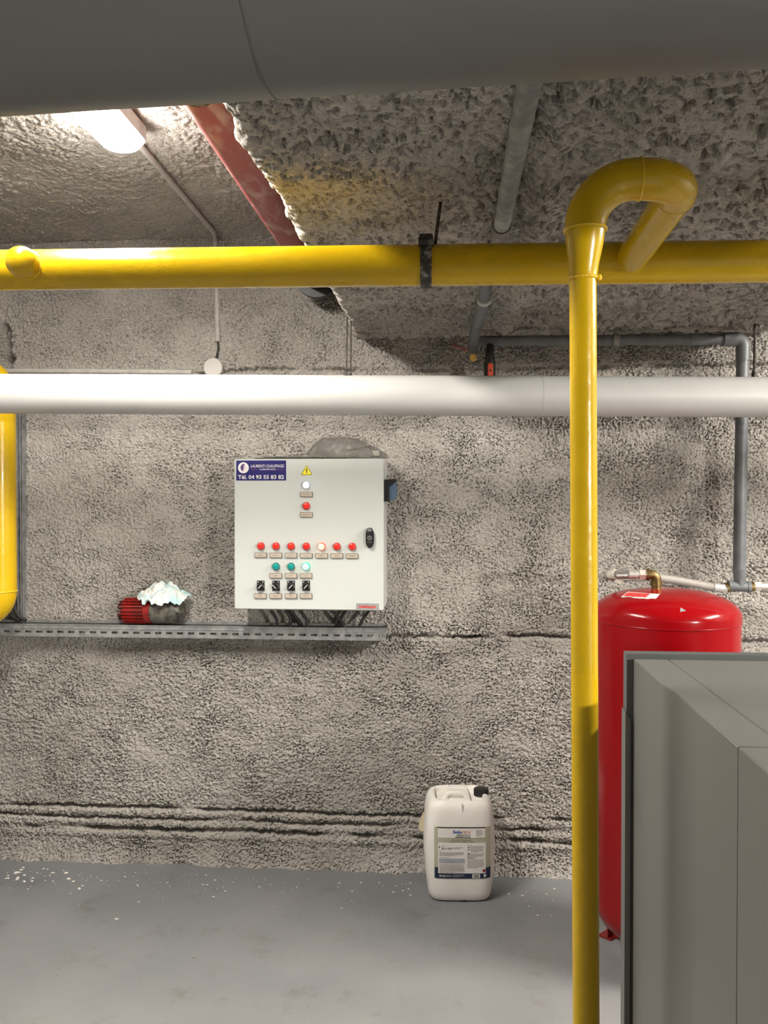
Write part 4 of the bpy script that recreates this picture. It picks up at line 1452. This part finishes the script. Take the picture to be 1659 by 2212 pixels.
t = thing('flexible_hose', 'flexible braided hose looping from the brass elbow behind to the grey tee', 'hose', (ex - 0.05, TYY, ez))
hx = lambda px, py, Y: at(px, py, Y)
MB().hexnut((ex - 0.036, TYY, ez), (ex - 0.058, TYY, ez - 0.0005), 0.0185).build('nut', M['nickel'], t)
MB().tube([(ex - 0.056, TYY, ez), (ex - 0.066, TYY, ez), (ex - 0.068, TYY, ez), (ex - 0.094, TYY, ez + 0.0005)], [0.0145, 0.0145, 0.0165, 0.0165], 24).build('ferrule', M['steel'], t)
p0 = Vector((ex - 0.092, TYY, ez + 0.0005))
p1_ = hx(1334, 1241, TYY + 0.005)
p2_ = hx(1325, 1241, TYY + 0.02)
MB().tube([p0, p1_, p2_], 0.0155, 24).build('braided_end', M['braid'], t)['label'] = 'steel braid'
e2_ = at(1543, 1269, 3.43)
loop = [p2_, hx(1318, 1242, TYY + 0.05), hx(1314, 1243, TYY + 0.11), hx(1315, 1244, TYY + 0.2), hx(1325, 1245, TYY + 0.29), hx(1352, 1246, TYY + 0.36), hx(1390, 1246, TYY + 0.40), hx(1430, 1249, TYY + 0.43), hx(1480, 1257, TYY + 0.465), hx(1520, 1265, TYY + 0.48), e2_]
# smooth the path
def catmull(pts, k=6):
    out = []
    for i in range(len(pts) - 1):
        a0, a1, a2, a3 = pts[max(0, i - 1)], pts[i], pts[i + 1], pts[min(len(pts) - 1, i + 2)]
        for j in range(k):
            s = j / k
            out.append(0.5 * ((2 * a1) + (a2 - a0) * s + (2 * a0 - 5 * a1 + 4 * a2 - a3) * s * s + (3 * a1 - a0 - 3 * a2 + a3) * s ** 3))
    out.append(pts[-1])
    return out
MB().tube(catmull(loop), 0.0155, 20).build('hose_sheath', M['hose'], t)
MB().tube([hx(1332, 1241, TYY + 0.006), hx(1326, 1241.5, TYY + 0.018), hx(1321, 1242, TYY + 0.035)], 0.0175, 24).build('tape_wrap', M['tape'], t)['label'] = 'cream tape'
g = MB()
g.box(hx(1337, 1254, TYY + 0.005), (0.022, 0.004, 0.018), Matrix.Rotation(0.5, 3, 'Y'))
g.build('tape_end', M['tape'], t)
MB().tube([e2_ - Vector((0.006, 0, -0.001)), at(1560, 1271, hy)], 0.0185, 24).build('ferrule', M['steel'], t)
MB().hexnut(at(1560, 1271, hy), at(1570, 1271, hy), 0.0185).build('nut', M['nickel'], t)
MB().tube([at(1569, 1270, hy), at(1577, 1267, hy)], 0.020, 16).build('brass_nipple', M['brass'], t)

t = thing('flexible_hose', 'short hose end with nickel nut leaving the grey tee at the right edge', 'hose', tuple(at(1625, 1268, hy)))
MB().tube([at(1619, 1268, hy), at(1629, 1267, hy)], 0.0195, 16).build('brass_nipple', M['brass'], t)
MB().hexnut(at(1628, 1266.5, hy), at(1643, 1266.5, hy), 0.0195).build('nut', M['nickel'], t)
MB().tube([at(1643, 1266.5, hy), at(1672, 1266.5, hy)], 0.0165, 20).build('ferrule', M['steel'], t)
MB().tube([at(1670, 1266.5, hy), at(1700, 1267, hy + 0.01), at(1760, 1280, hy), at(1800, 1320, hy - 0.02)], 0.0155, 20).build('hose_sheath', M['hose'], t)

# ------------------------------------------------------------------ boiler
BYB = 1.70
bxl = at(1366, 1421, BYB).x
bzt = at(1366, 1421, BYB).z
BXR, BYF = 1.30, 0.70
seamY = BYB * 340 / 525
t = thing('boiler', 'large grey sheet-metal boiler casing at the right foreground', 'boiler', ((bxl + BXR) / 2, 1.2, 0))
dep = 0.006
def panel_profile(y_back, y_front):
    """raised rim at the back edge easing down into the panel: (y, depth)"""
    pts = [(y_back, 0.0), (y_back - 0.215, 0.0)]
    for i in range(1, 9):
        k = i / 8
        pts.append((y_back - 0.215 - 0.075 * k, dep * (k * k * (3 - 2 * k))))
    pts.append((y_front, dep))
    return pts
pf = panel_profile(BYB - 0.012, seamY + 0.0012)
pfe = [(y, d) for y, d in pf]
def side_panel(pts, z0, z1, name):
    a_ = [Vector((bxl + d, y, z0)) for y, d in pts] + [Vector((bxl + d + 0.02, y, z0)) for y, d in reversed(pts)]
    dd = [d for y, d in pts] + [d for y, d in reversed(pts)]
    c_ = [Vector((p.x, p.y, z1 - 0.2 * d)) for p, d in zip(a_, dd)]
    m = MB().loft([a_, c_], caps=True)
    o = m.build(name, M['boiler'], t, angle=50)
    bv_ = o.modifiers.new('edge', 'BEVEL')
    bv_.width = 0.0014
    bv_.segments = 2
    bv_.angle_limit = math.radians(60)
    return o
def top_panel(pts, x0, x1, name):
    pts = [(y, d * 0.2) for y, d in pts]
    k = 1.0 if x0 < bxl + 0.003 else 0.0
    a_ = [Vector((x0 + k * d / 0.2, y, bzt - d)) for y, d in pts] + [Vector((x0 + k * d / 0.2, y, bzt - d - 0.02)) for y, d in reversed(pts)]
    c_ = [Vector((x1, p.y, p.z)) for p in a_]
    m = MB().loft([a_, c_], caps=True)
    o = m.build(name, M['boiler'], t, angle=50)
    bv_ = o.modifiers.new('edge', 'BEVEL')
    bv_.width = 0.0014
    bv_.segments = 2
    bv_.angle_limit = math.radians(60)
    return o
ff = [(seamY - 0.0012, dep), (BYF, dep)]
side_panel(pf, 0.0, bzt - 0.0006, 'side_panel')
side_panel(ff, 0.0, bzt - 0.0006, 'side_panel')
xs_ = at(1440, 1421, BYB).x
top_panel(pf, bxl + 0.0005, xs_ - 0.0009, 'top_panel')
top_panel(pf, xs_ + 0.0009, BXR, 'top_panel')
top_panel(ff, bxl + 0.0006, BXR, 'top_panel')
MB().box2((bxl + 0.03, BYF + 0.01, 0.0), (BXR - 0.02, BYB - 0.03, bzt - 0.04)).build('inner_casing', M['gap'], t)
MB().box2((bxl + 0.0055, BYF - 0.004, 0.0), (BXR, BYF - 0.0005, bzt - 0.0015)).build('front_panel', M['boiler'], t)
MB().box2((BXR - 0.02, BYF, 0.0), (BXR, BYB - 0.012, bzt - 0.02)).build('side_panel', M['boiler'], t)
MB().rbox(((bxl - 0.0135 + BXR) / 2, BYB + 0.004, (bzt + 0.0105) / 2), (BXR - bxl + 0.0135, 0.03, bzt + 0.0105), 0.002, 'Y').build('rear_panel', M['boiler_dark'], t)['label'] = 'darker rear panel'
zl = at(1352, 1532, BYB).z
xa, xb = at(1352, 1540, BYB - 0.02).x, at(1363.2, 1540, BYB - 0.02).x
g = MB()
g.add([(xa, BYB - 0.016, 0), (xb, BYB - 0.016, 0), (xb, BYB - 0.016, zl - 0.017), (xa, BYB - 0.016, zl),
       (xa, BYB + 0.02, 0), (xb, BYB + 0.02, 0), (xb, BYB + 0.02, zl - 0.017), (xa, BYB + 0.02, zl)],
      [(0, 1, 2, 3), (7, 6, 5, 4), (0, 4, 5, 1), (1, 5, 6, 2), (2, 6, 7, 3), (3, 7, 4, 0)])
g.build('corner_trim', M['boiler'], t)

# ------------------------------------------------------------------ jerrycan
JX, JY, JROT = 0.030, 3.30 + 0.118, math.radians(4)
t = thing('jerrycan', 'white plastic jerrycan with black cap standing on the floor against the wall', 'jerrycan', (0, 0, 0))
ORIG[t.name] = (0, 0, 0)
HW = [(0.0, 0.108, 0.092), (0.006, 0.117, 0.103), (0.022, 0.1245, 0.110), (0.06, 0.130, 0.114), (0.12, 0.1365, 0.117), (0.20, 0.1405, 0.118), (0.26, 0.1395, 0.118), (0.32, 0.135, 0.1165), (0.352, 0.131, 0.114), (0.372, 0.125, 0.110), (0.386, 0.116, 0.102), (0.393, 0.106, 0.094)]
def hwd(z):
    for (z0, a0, b0), (z1, a1, b1) in zip(HW[:-1], HW[1:]):
        if z <= z1:
            k = (z - z0) / (z1 - z0)
            return a0 + (a1 - a0) * k, b0 + (b1 - b0) * k
    return HW[-1][1:]
NE = 5.0
def sring(a, b, z, n=96, cx=0.0, cy=0.0, e=NE):
    out = []
    for k in range(n):
        th = 2 * math.pi * k / n
        c_, s_ = math.cos(th), math.sin(th)
        out.append((cx + a * math.copysign(abs(c_) ** (2 / e), c_), cy + b * math.copysign(abs(s_) ** (2 / e), s_), z))
    return out
rings = []
zz = [0.0, 0.003, 0.006, 0.012, 0.022, 0.04] + [0.06 + 0.02 * i for i in range(15)] + [0.352, 0.362, 0.372, 0.380, 0.386, 0.393]
for z in zz:
    a0, b0 = hwd(z)
    rings.append(sring(a0, b0, z))
rings.append(sring(0.098, 0.086, 0.393))
rings.append(sring(0.094, 0.082, 0.388))
rings.append(sring(0.092, 0.080, 0.372))
body = MB().loft(rings, caps=True).build('can_body', M['can'], t)
# recessed top: handle bridge, ridge and blocks
MB().rbox((0.0, 0.066, 0.386), (0.075, 0.036, 0.026), 0.008, 'Y').build('top_block', M['can'], t)
MB().rbox((0.0, -0.072, 0.384), (0.085, 0.030, 0.024), 0.008, 'Y').build('top_block', M['can'], t)
g = MB()
hp = [Vector((-0.060, -0.004, 0.366)), Vector((-0.050, -0.004, 0.380)), Vector((-0.036, -0.004, 0.392)), Vector((0.012, -0.004, 0.392)), Vector((0.026, -0.004, 0.386)), Vector((0.034, -0.004, 0.366))]
g.tube(catmull(hp), 0.0105, 16)
g.build('handle', M['can'], t)
g = MB()
g.box((0.036, -0.01, 0.384), (0.006, 0.16, 0.022))
g.box((0.004, -0.1085, 0.372), (0.005, 0.012, 0.03))
g.build('mould_rib', M['can'], t)
g = MB()
cpx, cpy = 0.092, 0.015
g.lathe([(0.030, 0.362), (0.030, 0.378), (0.0255, 0.380)], (cpx, cpy, 0), n=32)
g.build('neck', M['can'], t)
prof = []
def capring(r, z):
    return [(cpx + (r + (0.0009 if k % 2 else -0.0009)) * math.cos(2 * math.pi * k / 48), cpy + (r + (0.0009 if k % 2 else -0.0009)) * math.sin(2 * math.pi * k / 48), z) for k in range(48)]
g = MB()
g.loft([capring(0.0285, 0.376), capring(0.0290, 0.379), capring(0.0290, 0.402), capring(0.0275, 0.406), capring(0.024, 0.407)], caps=True)
g.build('cap', M['black_plastic'], t)['label'] = 'black ribbed screw cap'
# side lug
g = MB()
lug = [(-0.130, 0.285), (-0.140, 0.296), (-0.147, 0.280), (-0.157, 0.258), (-0.158, 0.238), (-0.148, 0.228), (-0.130, 0.230)]
g.prism(lug, 0.02, 0.05)
g.build('side_lug', M['can_dirty'], t)['label'] = 'yellowed lug on the left side'
# notch under the front
MB().box((0.012, -0.0935, 0.0065), (0.022, 0.02, 0.013)).build('base_notch', M['gap'], t)

# label
def jx(px): return (px - 988.5) / 556.0
def jz(py): return (1955.0 - py) / 556.0 + 0.001
def surf(u, v, off):
    a0, b0 = hwd(v)
    k = min(0.999, abs(u) / a0)
    return Vector((u, -b0 * (1 - k ** NE) ** (1 / NE) - off, v))
def put(off):
    return lambda u, v: surf(u, v, off)
def patch(px0, py0, px1, py1, off, name, material, parent, nu=24, nv=8):
    P = np.zeros((nu, nv, 3))
    for i in range(nu):
        for j in range(nv):
            u = jx(px0 + (px1 - px0) * i / (nu - 1))
            v = jz(py1 + (py0 - py1) * j / (nv - 1))
            P[i, j] = surf(u, v, off)
    return grid_mesh(name, P, material, parent)
lb = patch(931, 1789, 1053, 1901, 0.0010, 'label', M['sage'], t, 30, 24)
lb['label'] = 'printed paper label'
patch(932.5, 1877, 1053, 1901, 0.0016, 'navy_band', M['label_navy'], lb)
patch(938.5, 1789.3, 1041, 1812, 0.0019, 'white_field', M['label_white'], lb)
patch(939.5, 1822.5, 1042.5, 1889.5, 0.0022, 'white_field', M['label_white'], lb, 24, 16)
patch(937.5, 1789, 1041, 1791.2, 0.0026, 'dark_rule', M['ink'], lb)
def ltext(body, x0, y0, x1, y1, material, bold=0.0, off=0.0030):
    return text_fit(body, jx(x0), jz(y1), jx(x1), jz(y0), put(off), bold).build('lettering', M[material], lb, smooth=False)
ltext('Solu', 971, 1796, 990, 1802.5, 'label_blue', 0.035)
ltext('TECH', 991, 1797, 1009, 1802.5, 'label_orange', 0.005)
ltext('LESSIVAGE ET', 979, 1804.4, 1009, 1807.2, 'ink', 0.02)
ltext('DÉSEMBOUAGE', 976.5, 1808, 1009, 1811.6, 'ink', 0.02)
ltext('Nettoyage et Désembouage', 969, 1815.3, 1011, 1818, 'ink', 0.01)
ltext('des Réseaux De Chauffage Collectifs', 963, 1819.3, 1017, 1822.2, 'ink', 0.01)
ltext('5L = 1m³', 947, 1832.5, 969, 1837.5, 'ink', 0.02)
ltext('Solu', 942, 1892.3, 956, 1897, 'white_print', 0.02)
ltext('TECH', 956.6, 1893.3, 968, 1897, 'white_print', 0.0)
def lines(mat_, x0, x1, y0, y1, pitch=2.1, h=1.0, name='small_print', last=0.6):
    g = MB()
    y = y0
    while y < y1:
        xe = x1 - rnd.random() * 3 if y + pitch < y1 else x0 + (x1 - x0) * last
        x = x0
        while x < xe:
            w = min(2 + rnd.random() * 5, xe - x)
            o_ = len(g.v)
            k = 3
            vs = []
            for i in range(k):
                xx = x + w * i / (k - 1)
                vs.append(surf(jx(xx), jz(y), 0.0029))
                vs.append(surf(jx(xx), jz(y + h), 0.0029))
            g.add(vs, [(2 * i, 2 * i + 1, 2 * i + 3, 2 * i + 2) for i in range(k - 1)])
            x += w + 0.7
        y += pitch
    g.build(name, M[mat_], lb, smooth=False)
lines('label_grey', 946, 965, 1829, 1830.2)
lines('label_grey', 972, 995, 1832.5, 1837, 2.4)
lines('label_grey', 941, 950, 1840.5, 1841.5)
lines('label_grey', 942, 997, 1843, 1851.5, 2.2)
lines('label_grey', 942, 979, 1854, 1855.2)
patch(941.5, 1857, 997, 1867, 0.0026, 'tinted_block', M['label_bluegrey'], lb)
lines('label_grey', 942, 997, 1869, 1888, 2.3)
lines('label_grey', 1002, 1018, 1827.5, 1828.8)
lines('label_grey', 1009, 1038, 1829.5, 1843, 2.4)
lines('label_grey', 1002, 1038, 1846, 1853, 2.3)
lines('ink', 1002, 1029, 1855.5, 1856.7)
lines('label_grey', 1002, 1039, 1859, 1877, 2.5)
lines('label_grey', 1021, 1036, 1795, 1808, 3.0)
lines('label_bluegrey', 971, 997, 1892, 1898, 2.2)
g = MB()
for yy in (1832.5, 1837.5, 1846):
    pts = [surf(jx(1005 + 1.5 * math.cos(a)), jz(yy + 1.7 * math.sin(a)), 0.0030) for a in [2 * math.pi * i / 10 for i in range(10)]]
    g.add(pts, [tuple(range(10))])
pts = [surf(jx(x), jz(y), 0.0030) for x, y in ((941, 1829.5), (941, 1834.8), (944, 1832.2))]
g.add(pts, [(0, 1, 2)])
g.build('pictogram', M['ink'], lb, smooth=False)
g = MB()
pts = [surf(jx(1038.8 + 3.3 * math.cos(a)), jz(1883.5 + 3.3 * math.sin(a)), 0.0030) for a in [2 * math.pi * i / 20 for i in range(20)]]
g.add(pts, [tuple(range(20))])
g.build('red_dot', M['label_red'], lb, smooth=False)
patch(1013, 1891, 1030, 1900, 0.0022, 'barcode_field', M['label_white'], lb, 6, 3)
g = MB()
x = 1015.5
while x < 1027.5:
    w = rnd.choice((0.35, 0.5, 0.8))
    vs = [surf(jx(xx), jz(yy), 0.0029) for xx, yy in ((x, 1892), (x + w, 1892), (x + w, 1898.5), (x, 1898.5))]
    g.add(vs, [(0, 1, 2, 3)])
    x += w + rnd.choice((0.4, 0.5, 0.9))
g.build('barcode', M['ink'], lb, smooth=False)
patch(1038, 1891.5, 1043, 1898, 0.0022, 'white_mark', M['label_white'], lb, 4, 4)
t.location = (JX, JY, 0.0)
t.rotation_euler = (0, 0, JROT)

# ------------------------------------------------------------------ crumbs on the floor along the wall
g = MB()
def crumb(p, r):
    vs, n = [], 6
    for zf, rf in ((0, 0.8), (0.5, 1.0), (1.0, 0.4)):
        for k in range(n):
            a0 = 2 * math.pi * k / n
            q = r * rf * (0.7 + 0.6 * rnd.random())
            vs.append((p[0] + q * math.cos(a0) * 1.3, p[1] + q * math.sin(a0), p[2] + zf * r * 0.8))
    fs = [(i * n + k, i * n + (k + 1) % n, (i + 1) * n + (k + 1) % n, (i + 1) * n + k) for i in range(2) for k in range(n)]
    fs += [tuple(reversed(range(n))), tuple(2 * n + k for k in range(n))]
    g.add(vs, fs)
for i in range(190):
    x = rnd.uniform(-1.9, 0.6)
    d = abs(rnd.gauss(0, 0.11))
    if -0.15 < x < 0.22 and d < 0.3:
        continue
    crumb((x, 3.50 - d - 0.03, 0), rnd.choice((0.0015, 0.002, 0.0025, 0.004)))
for i in range(25):
    crumb((-1.85 + abs(rnd.gauss(0, 0.16)), 3.42 + rnd.uniform(-0.08, 0.06), 0), rnd.uniform(0.003, 0.008))
o = g.build('plaster_crumbs', M['crumb'])
tag(o, 'pale fibre crumbs scattered on the grey floor along the wall', 'debris', kind='stuff')
for px, py, r, lab in ((252, 1986, 0.0055, 'largest white flake lying alone on the open grey floor'), (171, 1920, 0.006, 'white flake on the floor near the wall at left')):
    g = MB()
    crumb(at_floor(px, py), r)
    tag(g.build('plaster_flake', M['crumb']), lab, 'debris', 'flakes on the floor')
